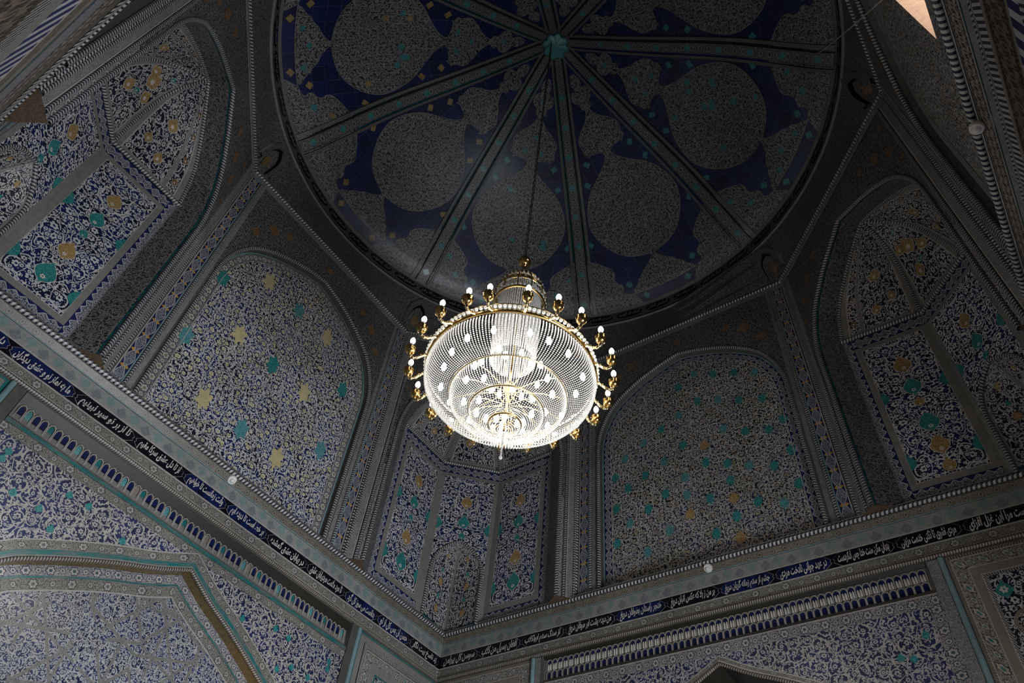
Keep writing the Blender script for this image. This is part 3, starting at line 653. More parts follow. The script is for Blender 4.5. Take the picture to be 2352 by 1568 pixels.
# ---------------- squinches
SQ_OUT = [(.95, 1.70), (.945, 1.86), (.90, 2.10), (.76, 2.38), (.46, 2.63), (.16, 2.79), (0, 2.87)]
SQ_IN = [(.893, 2.04), (.84, 2.20), (.76, 2.40), (.62, 2.56), (.38, 2.74), (.16, 2.87), (0, 2.94)]
D2 = 3.35
def squinch(phi, label):
    a = math.radians(phi); D = Vector((math.cos(a), math.sin(a), 0))
    P = empty('squinch', D * (DC + .5) + Vector((0, 0, Z0)), label, 'squinch', 'structure'); F = Frame(phi, DC); Fi = Frame(phi, D2)
    ao = arch(SQ_OUT, 4, 0.)
    # front face round the arch
    mb = MB(); e = HC
    poly(mb, F, [(-e + .10, 1.2), (-e + .10, 3.28), (e - .10, 3.28), (e - .10, 1.2)] + [q for q in reversed([(-.95, 1.2)] + [r for r in ao if r[1] > 1.3] + [(.95, 1.2)])], 'fine_dark', .028)
    for u, v, s_ in ((-.88, 2.66, .08), (-.72, 2.84, .10), (-.50, 2.98, .08), (.88, 2.66, .08), (.72, 2.84, .10), (.50, 2.98, .08), (-.93, 3.05, .06), (.93, 3.05, .06), (-.97, 2.4, .05), (.97, 2.4, .05)):
        stamp(mb, F, ogee(s_ * .55, s_), u, v, 'palm_orange', .030)
    mb.build('spandrel', P)
    mb = MB()
    for sg in (-1, 1):
        def vb(x0, x1, k, h=.03): vband(mb, F, *sorted((sg * x0, sg * x1)), 0, 3.28, k, h)
        vb(e, e - .025, 'plain_dark', .03); vb(e - .025, e - .085, 'fine_grey'); vb(e - .085, e - .095, 'fillet', .032); vb(e - .095, e - .14, 'plain_dark', .026); vb(e - .14, e - .195, 'flow_b', .026)
        mb.face([F.p(sg * e, 0, .03), F.p(sg * e, ZT, .03), F.p(sg * (e + .03), ZT, .0), F.p(sg * (e + .03), 0, .0)], [(0, 0), (3, 0), (3, .05), (0, .05)], 'plain_dark')
        mb.face([F.p(sg * .945, 0, .03), F.p(sg * e, 0, .03), F.p(sg * (e + .03), 0, 0), F.p(sg * 1.0, 0, -.15), F.p(sg * .893, 0, -.25)], [(0, 0), (.2, 0), (.2, .03), (.1, .15), (0, .25)], 'triangle')
    hband(mb, F, -e, e, 3.28, ZT, 'fine_grey', .03); hband(mb, F, -e, e, 3.27, 3.285, 'fillet', .034)
    mb.face([F.p(-e, ZT, .03), F.p(e, ZT, .03), F.p(e, ZT, -.05), F.p(-e, ZT, -.05)], [(-1, 0), (1, 0), (1, .1), (-1, .1)], 'plain')
    mb.build('frame_band', P)
    for nm, off, k in (('rope_moulding', .012, 'rope_s'), ('chevron_moulding', .118, 'chev')):
        mb = MB()
        for sg in (-1, 1): tube(mb, [F.p(sg * (e - off), 0, .032), F.p(sg * (e - off), 3.27, .032)], .016, k)
        mb.build(nm, P)
    mb = MB(); tube(mb, [F.p(-e, 3.375, .034), F.p(e, 3.375, .034)], .020, 'rope_dim')
    mb.build('top_rope', P)
    mb = MB(); tube(mb, [F.p(u, v, .032) for u, v in ao], .020, 'chev'); mb.build('arch_rope', P)
    # reveal between the front arch and the vault behind
    mb = MB(); ai = arch(SQ_IN, 4); lo = [(-.893, 0)] + ai + [(.893, 0)]
    def resample(pts, n):
        L = [0.]
        for i in range(1, len(pts)): L.append(L[-1] + math.hypot(pts[i][0] - pts[i - 1][0], pts[i][1] - pts[i - 1][1]))
        out = []
        for j in range(n + 1):
            t = L[-1] * j / n; i = max(i for i in range(len(L)) if L[i] <= t + 1e-9); i = min(i, len(pts) - 2)
            f = (t - L[i]) / ((L[i + 1] - L[i]) or 1); out.append(tuple(pts[i][c] + (pts[i + 1][c] - pts[i][c]) * f for c in (0, 1)))
        return out, L[-1]
    for half in (0, 1):
        ho = [q for q in ao if (q[0] <= 1e-6 if half == 0 else q[0] >= -1e-6)]; hi = [q for q in lo if (q[0] <= 1e-6 if half == 0 else q[0] >= -1e-6)]
        ro, L = resample(ho, 24); ri, _ = resample(hi, 24)
        for j in range(24):
            x0, x1 = L * j / 24, L * (j + 1) / 24
            o0, o1, i0, i1 = F.p(*ro[j], .03), F.p(*ro[j + 1], .03), Fi.p(*ri[j]), Fi.p(*ri[j + 1])
            for f0, f1, k in ((0, .10, 'plain_dark'), (.10, .16, 'tealdark'), (.16, .96, 'fine_dark'), (.96, 1, 'plain')):
                mb.face([o0.lerp(i0, f0), o1.lerp(i1, f0), o1.lerp(i1, f1), o0.lerp(i0, f1)], [(x0, f0 * .25), (x1, f0 * .25), (x1, f1 * .25), (x0, f1 * .25)], k, True)
    mb.build('arch_reveal', P)
    mb = MB(); tube(mb, [Fi.p(u, v, .012) for u, v in ai], .019, 'rope_s'); mb.build('vault_rope', P)
    # wall faces
    FA, FB = FW(phi + 45), FW(phi - 45); s0, s1 = 1.70, 2.50; FC = Frame(phi, (A + s1) * S2); hc = (A - s1) * S2
    ZP = 2.04
    def face(Fx, u0, u1, pal, mid=False):
        mb = MB(); mir = 1 if u0 < 0 and not mid else -1
        path = [(u0, 0), (u0, ZP), (u1, ZP), (u1, 0)]
        if mid: path = [(u0, .0), (u0, ZP), (u1, ZP), (u1, .0)]; st = ((0, -.075, 'plain', .0), (-.075, -.083, 'fillet', .002)); 
        else: st = ((0, -.025, 'plain', .0), (-.025, -.125, 'cart', .0), (-.125, -.135, 'fillet', .003), (-.135, -.19, 'plain', .002), (-.19, -.198, 'fillet', .003))
        if mid:
            vband(mb, Fx, u0, u0 + .045, 0, ZP - .14, 'plain'); vband(mb, Fx, u1 - .045, u1, 0, ZP - .14, 'plain'); hband(mb, Fx, u0, u1, ZP - .14, ZP - .02, 'cart'); hband(mb, Fx, u0 + .045, u1 - .045, ZP - .19, ZP - .14, 'plain', .002)
            half = [(.285, .50), (.275, .64), (.235, .76), (.13, .88), (0, .96)]; an = arch(half, 3, 0.)
            fld = [(u0 + .045, .55), (u0 + .045, ZP - .19), (u1 - .045, ZP - .19), (u1 - .045, .55)]
            poly(mb, Fx, fld + [q for q in reversed([(-.285, .55)] + [r for r in an if r[1] > .56] + [(.285, .55)])], 'niche', -.0)
            for sg in (-1, 1): vband(mb, Fx, *sorted((sg * .353, sg * .285)), 0, .55, 'plain', .001)
        else:
            inner = u1 - .02 if mir < 0 else u0 + .02          # the side next to the corner keeps only a plain strip
            o0, o1 = (u0, inner) if mir < 0 else (inner, u1)
            cp = [(o0, .0), (o0, ZP), (o1, ZP), (o1, .0)]
            hband(mb, Fx, u0, u1, 0., .02, 'plain')
            hb = [(o0, .02), (o1, .02)]
            # border chain on three sides (outer side, top, bottom), pale strip all round
            if mir < 0:
                vband(mb, Fx, o0, o0 + .11, .02, ZP, 'cart'); vband(mb, Fx, inner, u1, 0, ZP, 'plain')
            else:
                vband(mb, Fx, o1 - .11, o1, .02, ZP, 'cart'); vband(mb, Fx, u0, inner, 0, ZP, 'plain')
            q0, q1 = (o0 + .11, o1) if mir < 0 else (o0, o1 - .11)
            hband(mb, Fx, q0, q1, .02, .13, 'cart'); hband(mb, Fx, q0, q1, ZP - .15, ZP - .02, 'cart')
            pr = [(q0, .13), (q0, ZP - .15), (q1, ZP - .15), (q1, .13)]
            band(mb, Fx, pr, 0, -.055, 'plain', .002, closed=True); band(mb, Fx, pr, -.055, -.062, 'fillet', .004, closed=True)
            poly(mb, Fx, offset(pr, -.055, True), 'niche', 0, uo=(q0 + q1) / 2)
        for u, v, kind, sc in pal:
            k = {'g': 'palm_gold', 't': 'palm_teal'}[kind[0]]; w = .072 * sc; h = .115 * sc
            if len(kind) > 1: # half palmette cut by the frame
                sg = 1 if kind[1] == 'l' else -1; stamp(mb, Fx, [(max(0, x) * sg, y) for x, y in ogee(.06, .10)], u, v, k, .003)
            else: stamp(mb, Fx, ogee(w, h), u, v, k, .003, line='script', lw=1.07, flower=(0, -.42 * h, .022 * sc))
        return mb.build('wall_panel', P)
    ca = (s0 + .11 + s1 - .02) / 2; fl = s0 + .168; fr = s1 - .078
    pal = [(0, 1.49, 'g', 1.05), (0, 1.20, 't', 1.05), (0, 1.0, 'g', .55), (0, .76, 't', 1.1), (0, .50, 'g', 1.0), (0, .28, 'g', .7)] if phi in (-45,) else [(0, 1.49, 'g', .9), (0, 1.19, 't', .9), (0, .97, 't', .5), (0, .72, 'g', .95), (0, .42, 't', 1.1)]
    halfs = lambda c, l, r: [(l, 1.16, 'tl', 1), (r, 1.16, 'tr', 1), (l, .40, 'tl', 1), (r, .40, 'tr', 1)]
    face(FA, s0, s1, [(ca + x, *r) for x, *r in pal] + halfs(ca, fl, fr))
    face(FB, -s1, -s0, [(-ca + x, *r) for x, *r in pal] + halfs(-ca, -fr, -fl))
    face(FC, -hc, hc, [(.0, 1.50, 'g', .9), (.0, 1.22, 't', .9), (0, 1.03, 't', .5), (-.305, 1.16, 'tl', 1), (.305, 1.16, 'tr', 1)], True)
    # ropes on top of the wall faces and up the ridges of the vault
    mb = MB(); pts = [FA.p(s0, ZP, .015), FA.p(s1, ZP, .015), FB.p(-s1, ZP, .015), FB.p(-s0, ZP, .015)]
    for i in range(3): tube(mb, [pts[i], pts[i + 1]], .020, 'rope_s')
    mb.build('panel_rope', P)
    # small corner niche under the middle face
    half = [(.285, .50), (.275, .64), (.235, .76), (.13, .88), (0, .96)]; an = arch(half, 3, 0.)
    mb = MB(); tube(mb, [FC.p(u, v, .008) for u, v in an], .018, 'rope_s'); mb.build('niche_rope', P)
    mb = MB()
    for sg in (-1, 1):
        ed, _ = resample([q for q in an if (q[0] <= 1e-6 if sg < 0 else q[0] >= -1e-6)][::(1 if sg < 0 else -1)], 20)
        fo = [(0., v, -hc * (1 - (v / .96) ** 2.4)) for u, v in ed]
        def at(t, f, h=0.):
            k_ = min(19, int(f * 20)); w = f * 20 - k_; a_ = Vector((ed[k_][0], ed[k_][1], 0)).lerp(Vector((ed[k_ + 1][0], ed[k_ + 1][1], 0)), w); b_ = Vector(fo[k_]).lerp(Vector(fo[k_ + 1]), w)
            q = a_.lerp(b_, t); return FC.p(q.x - sg * h * .7, q.y, q.z + h * .7)
        mb.grid([[at(t / 5, f / 20) for t in range(6)] for f in range(21)], [[(t / 5 * .42 + .2, f / 20 * 1.05) for t in range(6)] for f in range(21)], 'gore', True)
        mb.grid([[at(.93, f / 20, .004), at(1, f / 20, .004)] for f in range(21)], [[(f * .05, 0), (f * .05, 1)] for f in range(21)], 'plain')
        mb.grid([[at(0, f / 20, .004), at(.08, f / 20, .004)] for f in range(21)], [[(f * .05, 0), (f * .05, 1)] for f in range(21)], 'plain')
        mb.grid([[at(t / 5, 0., .005), at(t / 5, .04, .005)] for t in range(6)], [[(t * .1, 0), (t * .1, 1)] for t in range(6)], 'tealdark')
        for f, k, r_ in ((.18, 'palm_gold', .05), (.32, 'palm_teal', .032), (.46, 'palm_gold', .05), (.58, 'palm_teal', .028), (.74, 'palm_gold', .04)):
            q = ogee(r_ * .7, r_); mb.tris([at(.48 + a_ / .42, f + b_ / 1.05, .008) for a_, b_ in q], q, tessellate_polygon([[Vector((a_, b_, 0)) for a_, b_ in q]]), k)
    mb.build('corner_niche', P)
    # vault : three gores meeting at the apex of the arch
    apex = Fi.p(0, 2.94)
    hi = [q for q in ai if q[0] >= -1e-6]; hi.reverse(); lo_ = [q for q in ai if q[0] <= 1e-6]     # right foot..apex reversed below
    right, _ = resample(list(reversed([q for q in ai if q[0] >= -1e-6])), 14); leftp, _ = resample([q for q in ai if q[0] <= 1e-6], 14)
    eL = [Fi.p(*q) for q in leftp]; eR = [Fi.p(*q) for q in right]       # foot to apex
    def ridge(b):
        out = []
        for j in range(15):
            t = j / 14; q = b.lerp(apex, t); out.append(q + Vector((0, 0, .30 * math.sin(PI * t) * (1 - .25 * t))) + F.N * (-.10 * math.sin(PI * t)))
        return out
    r1, r2 = ridge(FA.p(s1, ZP)), ridge(FB.p(-s1, ZP))
    def gore(e0, e1, goldpts, name='vault_gore', inner=None):
        mb = MB(); ns = 8; rows = []; uvs = []
        for j in range(15):
            w = (e0[j] - e1[j]).length; rows.append([e0[j].lerp(e1[j], i / ns) for i in range(ns + 1)]); uvs.append([((i / ns - .5) * w, j / 14 * (e0[0] - apex).length) for i in range(ns + 1)])
        mb.grid(rows, uvs, 'gore', True)
        nrm = (rows[4][8] - rows[4][0]).cross(rows[8][4] - rows[2][4]).normalized()
        if nrm.dot(F.O + F.N * 2 - rows[4][4]) < 0: nrm = -nrm
        def at(s_, t, h):
            j = min(13, int(t * 14)); f = t * 14 - j; return e0[j].lerp(e0[j + 1], f).lerp(e1[j].lerp(e1[j + 1], f), s_) + nrm * h
        # pale strips along both edges
        for sa, sb, k, h in ((0, .09, 'plain', .006), (.91, 1, 'plain', .006), (.09, .11, 'fillet', .008), (.89, .91, 'fillet', .008)):
            mb.grid([[at(sa, j / 14, h), at(sb, j / 14, h)] for j in range(15)], [[(j * .08, 0), (j * .08, 1)] for j in range(15)], k)
        if inner:
            mb.grid([[at(inner - .028, j / 14, .007), at(inner + .028, j / 14, .007)] for j in range(14)], [[(j * .08, 0), (j * .08, 1)] for j in range(14)], 'fine_grey')
            for ds in (-.032, .028): mb.grid([[at(inner + ds, j / 14, .009), at(inner + ds + .006, j / 14, .009)] for j in range(14)], [[(j * .08, 0), (j * .08, 1)] for j in range(14)], 'fillet')
        mb.grid([[at(i / 8, 0, .006), at(i / 8, .04, .006)] for i in range(9)], [[(i * .1, 0), (i * .1, 1)] for i in range(9)], 'plain')
        for s_, t, rw, k in goldpts:
            jj = min(13, int(t * 14)); wd = (e0[jj] - e1[jj]).length; ht = (e0[0] - apex).length
            q = ogee(rw * .8, rw); tri = tessellate_polygon([[Vector((a_, b_, 0)) for a_, b_ in q]])
            mb.tris([at(s_ + a_ * 1.1 / wd, t + b_ * 1.08 / ht, .014) for a_, b_ in q], q, tri, 'script')
            mb.tris([at(s_ + a_ / wd, t + b_ / ht, .018) for a_, b_ in q], [(a_ + s_ * 3, b_ + t * 2) for a_, b_ in q], tri, k)
            q = rosette(6, rw * .3); tri = tessellate_polygon([[Vector((a_, b_, 0)) for a_, b_ in q]])
            mb.tris([at(s_ + a_ / wd, t + (b_ - rw * .25) / ht, .021) for a_, b_ in q], q, tri, 'script')
        return mb.build(name, P)
    gg = [(.58, .42, .075, 'palm_gold'), (.50, .15, .055, 'palm_gold'), (.74, .20, .05, 'palm_gold'), (.17, .12, .034, 'palm_orange'), (.17, .32, .034, 'palm_orange'), (.17, .52, .034, 'palm_orange'), (.17, .70, .028, 'palm_orange')]
    gore(eL, r1, gg, inner=.27); gore(r1, r2, [(.5, .42, .10, 'palm_gold'), (.27, .46, .07, 'palm_gold'), (.74, .32, .07, 'palm_gold'), (.36, .20, .07, 'palm_gold'), (.52, .25, .035, 'palm_teal'), (.6, .62, .035, 'palm_teal')])
    gore(r2, eR, [(1 - a_, b_, c_, d_) for a_, b_, c_, d_ in gg], inner=.73)
    for rr in (r1, r2):
        mb = MB(); tube(mb, [q + F.N * .012 for q in rr], .019, 'rope_s'); mb.build('ridge_rope', P)
squinch(45, 'squinch in the far corner behind and below the chandelier')
squinch(-45, 'squinch at right with gold and turquoise palmettes above the inscription')
squinch(135, 'squinch at left above the corner of the left wall')
squinch(225, 'squinch in the corner nearest the viewer, outside the picture')

# ---------------- drum, ring and dome
dome = empty('ceiling', (0, 0, Z0 + ZT), 'ribbed tiled dome over the octagon with navy fields and grey medallions', 'dome', 'structure')
def oct_r(th):
    best = 9
    for k in range(8):
        d = A if k % 2 == 0 else DC - .03
        c = math.cos(th - k * PI / 4)
        if c > .1: best = min(best, d / c)
    return best
PROF = [(3.03, 4.13), (2.85, 4.24), (2.5, 4.55), (2.13, 4.87), (1.75, 5.13), (1.3, 5.40), (.9, 5.65), (.5, 5.92), (.2, 6.13), (0.02, 6.22)]
PS = smooth(PROF, 3); SL = [0.]
for i in range(1, len(PS)): SL.append(SL[-1] + math.hypot(PS[i][0] - PS[i - 1][0], PS[i][1] - PS[i - 1][1]))
def prof(l):
    l = max(0, min(SL[-1] - 1e-6, l)); i = max(i for i in range(len(SL)) if SL[i] <= l); i = min(i, len(PS) - 2); f = (l - SL[i]) / (SL[i + 1] - SL[i])
    return PS[i][0] + (PS[i + 1][0] - PS[i][0]) * f, PS[i][1] + (PS[i + 1][1] - PS[i][1]) * f
def nrm2(l):
    a, b = prof(l - .05), prof(l + .05); dr, dz = b[0] - a[0], b[1] - a[1]; q = math.hypot(dr, dz); return -dz / q, dr / q   # towards the inside
def dp(th, s, l, h=0.):
    r, z = prof(l); n = nrm2(l); rr = r + n[0] * h; t = th + s / max(r, .05)
    return Vector((rr * math.cos(t), rr * math.sin(t), Z0 + z + n[1] * h))
mb = MB(); N = 160
zs = [(0, ZT), (.25, 3.52), (.7, 3.72), (1, 3.87)]
rows = []; uvs = []
ths = sorted(set([2 * PI * i / N for i in range(N)] + [k * PI / 4 + s_ * math.atan2(T, A) for k in (0, 2, 4, 6) for s_ in (-1, 1)])); ths.append(ths[0] + 2 * PI)
for f, z in zs:
    rows.append([Vector(((oct_r(t) * (1 - f) + 3.05 * f) * math.cos(t), (oct_r(t) * (1 - f) + 3.05 * f) * math.sin(t), Z0 + z)) for t in ths]); uvs.append([(t * 3.05, z) for t in ths])
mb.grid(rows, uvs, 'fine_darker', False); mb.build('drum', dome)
# corbelled hollows at the eight angles of the octagon
def hollow(k):
    th = k * PI / 4 + (1 if True else 0) * 0; mb = MB()
    c = th
    o = arch([(.15, 3.55), (.14, 3.66), (.09, 3.76), (0, 3.83)], 3, 3.43)
    def at(u, z, h):
        f = (z - ZT) / .47; t = c + u / 3.1; r = oct_r(t) * (1 - f) + 3.05 * f - h; return Vector((r * math.cos(t), r * math.sin(t), Z0 + z))
    for (u0, z0), (u1, z1) in zip(o[:-1], o[1:]):
        iu0, iu1 = u0 * .68, u1 * .68; iz0, iz1 = 3.43 + (z0 - 3.43) * .78, 3.43 + (z1 - 3.43) * .78
        mb.face([at(u0, z0, .05), at(u1, z1, .05), at(iu1, iz1, .05), at(iu0, iz0, .05)], [(0, 0), (.05, 0), (.05, .05), (0, .05)], 'fine_darker')
        mb.face([at(u0, z0, .05), at(u1, z1, .05), at(u1 * 1.05, z1 + .008, .0), at(u0 * 1.05, z0 + .008, .0)], [(0, 0), (.05, 0), (.05, .05), (0, .05)], 'fillet')
        mb.face([at(iu0, iz0, .05), at(iu1, iz1, .05), at(iu1 * .9, iz1 - .01, .005), at(iu0 * .9, iz0 - .01, .005)], [(0, 0), (.05, 0), (.05, .05), (0, .05)], 'black')
    q = ogee(.05, .09); mb.tris([at(a_, 3.54 + b_, .01) for a_, b_ in q], q, tessellate_polygon([[Vector((a_, b_, 0)) for a_, b_ in q]]), 'palm_orange')
    return mb.build('corner_corbel', dome)
VA = math.atan2(T, A)
for k, off in ((0, 1), (2, -1), (2, 1), (4, -1), (4, 1), (6, -1), (6, 1), (8, -1)): hollow(k + off * VA / (PI / 4))
# inscription ring
mb = MB(); th_ = [2 * PI * i / 160 for i in range(161)]
def ringband(mb, r0, z0, r1, z1, k): mb.grid([[Vector((r0 * math.cos(t), r0 * math.sin(t), Z0 + z0)) for t in th_], [Vector((r1 * math.cos(t), r1 * math.sin(t), Z0 + z1)) for t in th_]], [[(t * 3.05, 0) for t in th_], [(t * 3.05, 1) for t in th_]], k)
ringband(mb, 3.05, 3.87, 3.025, 3.878, 'outline'); ringband(mb, 3.025, 3.878, 3.03, 3.90, 'bluedeep'); ringband(mb, 3.03, 3.90, 3.035, 3.915, 'black'); ringband(mb, 3.035, 3.915, 3.03, 4.09, 'plain_dark'); ringband(mb, 3.03, 4.09, 3.01, 4.135, 'outline')
mb.build('inscription_ring', dome)
RT = ['السلطان العادل', 'الملک لله الواحد', 'نصر من الله و فتح']
protos = []
for i in range(48):
    th = (i + .5) * PI / 24
    if i < 3:
        mb = MB(); sh = cartouche_shape(.165, .062); sh = smooth(sh + [sh[0]], 1)
        def at(u, v, h): t = -u / 3.03; return Vector(((3.031 - h) * math.sin(t) * 1, -(3.031 - h) * math.cos(t), v))
        q = [(a_, b_) for a_, b_ in sh]
        # split lengthwise so that it follows the curve of the ring
        n = 10
        for j in range(n):
            x0, x1 = -.175 + .35 * j / n, -.175 + .35 * (j + 1) / n
            hh = lambda x: .064 * math.sqrt(max(0., 1 - abs(x / .176) ** 3.5))
            mb.face([at(x0, -hh(x0), .004), at(x1, -hh(x1), .004), at(x1, hh(x1), .004), at(x0, hh(x0), .004)], [(x0, 0), (x1, 0), (x1, .1), (x0, .1)], 'black')
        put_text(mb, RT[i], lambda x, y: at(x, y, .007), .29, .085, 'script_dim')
        o = mb.build('ring_cartouche', dome, loc=(0, 0, 0)); protos.append(o)
        o.location = Vector((0, 0, Z0 + 4.003)) - world(dome); o.rotation_euler.z = th + PI / 2
    else: copy_part(protos[i % 3], dome, Vector((0, 0, Z0 + 4.003)) - world(dome), th + PI / 2)

# dome fields, medallions and ribs
MED = [(.60, .0), (.605, .08), (.62, .17), (.66, .30), (.72, .40), (.80, .49), (.95, .59), (1.08, .635), (1.2, .645), (1.35, .61), (1.55, .51), (1.70, .39), (1.83, .24), (1.93, .13), (2.0, .07), (2.08, .022)]
UP1 = [(2.08, .02), (2.10, .05), (2.11, .10), (2.125, .24), (2.15, .30), (2.20, .285), (2.24, .29), (2.32, .30), (2.38, .27), (2.42, .235), (2.48, .19), (2.54, .12), (2.62, .06), (2.70, .02)]
UP2 = [(2.70, .02), (2.74, .07), (2.80, .06), (2.84, .12), (2.92, .135), (2.98, .10), (3.02, .045), (3.06, .06), (3.12, .06), (3.2, .02)]
TRI = [(.165, .47), (.185, .43), (.21, .42), (.28, .34), (.33, .31), (.37, .25), (.42, .21), (.48, .12), (.55, .045), (.60, .015)]
SIDE = [(.02, .39), (.06, .40), (.10, .43), (.15, .455), (.17, .49), (.20, .565), (.24, .575), (.28, .55), (.33, .56), (.37, .61), (.42, .625), (.48, .60), (.54, .60), (.60, .65), (.66, .73), (.70, .80), (.74, .86)]
def rowshape(mb, th, rows, k, h, grow=0., line=None, nx=8):
    rr = smooth(rows, 3)
    if line: rowshape(mb, th, [(l - (grow if i == 0 else 0) + (grow if i == len(rows) - 1 else 0), w + grow) for i, (l, w) in enumerate(rows)], line, h - .003, 0, None, nx)
    mb.grid([[dp(th, w * (2 * j / nx - 1), l, h) for j in range(nx + 1)] for l, w in rr], [[(w * (2 * j / nx - 1) + th, l) for j in range(nx + 1)] for l, w in rr], k)
def spot(mb, th, s, l, r, k, h, shp=None):
    q = shp or rosette(6, r); idx = tessellate_polygon([[Vector((a_, b_, 0)) for a_, b_ in q]])
    mb.tris([dp(th, s + a_, l + b_, h) for a_, b_ in q], q, idx, k)
RIBHW = lambda l: .150 - .013 * l
for kseg in range(8):
    th = kseg * PI / 4
    mb = MB(); n = 40
    ls = [SL[-1] * i / n * .985 for i in range(n + 1)]
    rows = []; uvs = []
    for l in ls:
        r = prof(l)[0]; w = r * PI / 8; rows.append([dp(th, w * (2 * j / 12 - 1), l) for j in range(13)]); uvs.append([(w * (2 * j / 12 - 1), l) for j in range(13)])
    mb.grid(rows, uvs, 'navy', True); mb.build('navy_field', dome)
    rnd = random.Random(kseg + 3); dk = 'palm_dimteal'
    nspot = {0: 0, 1: 5, 2: 0, 3: 8, 7: 11}.get(kseg, 4)
    mb = MB(); rowshape(mb, th, MED, 'fine_dome', .012, .009, 'outline')
    for j in range(nspot):
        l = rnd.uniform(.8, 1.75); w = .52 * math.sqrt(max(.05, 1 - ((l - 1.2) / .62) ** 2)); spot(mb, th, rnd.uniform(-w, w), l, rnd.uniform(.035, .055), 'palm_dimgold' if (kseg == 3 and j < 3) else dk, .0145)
    if kseg == 2: pass
    mb.build('medallion', dome)
    mb = MB(); rowshape(mb, th, UP1, 'fine_dome', .012, .007, 'outline'); rowshape(mb, th, UP2, 'fine_dome', .012, .006, 'outline')
    for sg in (-1, 1):
        spot(mb, th, sg * .04, 2.09, .035, 'fine_dome', .013); spot(mb, th, sg * .25, 2.12, .03, 'fine_dome', .013)
    if kseg in (1, 3, 7):
        for s_, l in ((-.12, 2.22), (.12, 2.22), (0, 2.42), (0, 2.9)): spot(mb, th, s_, l, .04, dk, .0145)
    mb.build('palmette', dome)
    mb = MB(); rowshape(mb, th, TRI, 'fine_dome', .012, .007, 'outline')
    if kseg in (1, 3, 7):
        for s_, l in ((-.25, .25), (0, .33), (.2, .24)): spot(mb, th, s_, l, .04, dk, .0145)
    mb.build('half_medallion', dome)
    mb = MB(); ss = smooth(SIDE, 3)
    for sg in (-1, 1):
        for dh, dw, k in ((.009, .008, 'outline'), (.012, 0, 'fine_dome')):
            rws = []; us = []
            for l, w in ss:
                r = prof(l)[0]; e = r * PI / 8 - RIBHW(l) * .6; w_ = min(w - dw, e); rws.append([dp(th, sg * (w_ + (e - w_) * j / 5), l, dh) for j in range(6)]); us.append([(sg * (w_ + (e - w_) * j / 5), l) for j in range(6)])
            mb.grid(rws, us, k)
        if kseg in (1, 3, 7): spot(mb, th, sg * .72, .30, .05, dk, .0145); spot(mb, th, sg * .85, .5, .04, 'palm_dimgold' if kseg == 3 else dk, .0145)
        # small diamonds on the navy ground
        for l, s_ in ((.10, .30), (.30, .46), (.95, .74), (1.75, .44), (2.02, .33)):
            spot(mb, th, sg * s_, l, .04, 'palm_dimgold' if (kseg in (3, 2)) else dk, .006, star(4, .05, .036))
    mb.build('corner_medallion', dome)
for kr in range(8):
    th = PI / 8 + kr * PI / 4; mb = MB(); n = 44
    ls = [-.03 + (SL[-1] - .10) * i / n for i in range(n + 1)]
    gcol = 'bluedeep' if kr in (6, 7) else 'tealdark'
    def strip(f0, h0, f1, h1, k):
        mb.grid([[dp(th, RIBHW(l) * f0, l, h0), dp(th, RIBHW(l) * f1, l, h1)] for l in ls], [[(l, 0), (l, 1)] for l in ls], k)
    for sg in (-1, 1):
        strip(sg * 1.02, .0, sg * 1.0, .03, 'plain_dark'); strip(sg * 1.0, .03, sg * .72, .034, 'flow_rib'); strip(sg * .72, .034, sg * .70, .012, gcol); strip(sg * .70, .012, sg * .60, .010, gcol); strip(sg * .60, .010, sg * .50, .012, 'black'); strip(sg * .50, .012, sg * .47, .046, 'plain_dark')
    strip(-.47, .046, .47, .046, 'flow_rib')
    for i in range(9):
        l = .16 + i * .40
        if l < 3.2: spot(mb, th, 0, l, .036, 'palm_dimteal', .049, star(4, .048, .036))
    mb.build('dome_rib', dome)
mb = MB(); c = Vector((0, 0, Z0 + 6.03))
n = 72; rr = lambda a_: .135 + .04 * abs(math.cos(4 * a_))
for f0, f1, z0, z1 in ((0, .35, -.012, -.010), (.35, .9, -.010, .0), (.9, 1., .0, .012), (1., .96, .012, .10)):
    mb.grid([[c + Vector((f * rr(2 * PI * i / n) * math.cos(2 * PI * i / n), f * rr(2 * PI * i / n) * math.sin(2 * PI * i / n), z)) for i in range(n + 1)] for f, z in ((f0, z0), (f1, z1))], [[(f * math.cos(2 * PI * i / n) * .15, f * math.sin(2 * PI * i / n) * .15) for i in range(n + 1)] for f in (f0, f1)], 'palm_dimteal')
mb.build('apex_rosette', dome)

# ---------------- masonry behind the tile skin, unseen, added to block sky light
for phi in (90, 0, -90, 180):
    F = FW(phi); mb = MB(); hs = -.78; e = A - hs; loops = [rect(-e, e, -Z0, 4.25)]
    if phi == -90: loops += [[(u + .40, v) for u, v in arch([(.27, 1.75), (.24, 1.92), (.14, 2.06), (0, 2.16)], 3, .95)], rect(-.75, .75, -Z0 + .001, -Z0 + 2.5)]
    poly(mb, F, loops, 'plaster', hs)
    if phi == 90: poly(mb, Frame(90, 0, Z0), [rect(-e, e, -.1, .1)], 'plaster', 0) if False else None
    mb.build('outer_shell', walls[phi])
mb = MB(); ring_ = [(2.96 * math.cos(t), 2.96 * math.sin(t)) for t in [2 * PI * i / 64 for i in range(64)]]; sq = rect(-A - .78, A + .78, -A - .78, A + .78)
idx = tessellate_polygon([[Vector((*q, 0)) for q in sq], [Vector((*q, 0)) for q in ring_]])
mb.tris([Vector((x, y, Z0 + 4.25)) for x, y in sq + ring_], [(x, y) for x, y in sq + ring_], idx, 'plaster'); mb.build('shell_lid', dome)  # unseen lid, added to close the shell against sky light

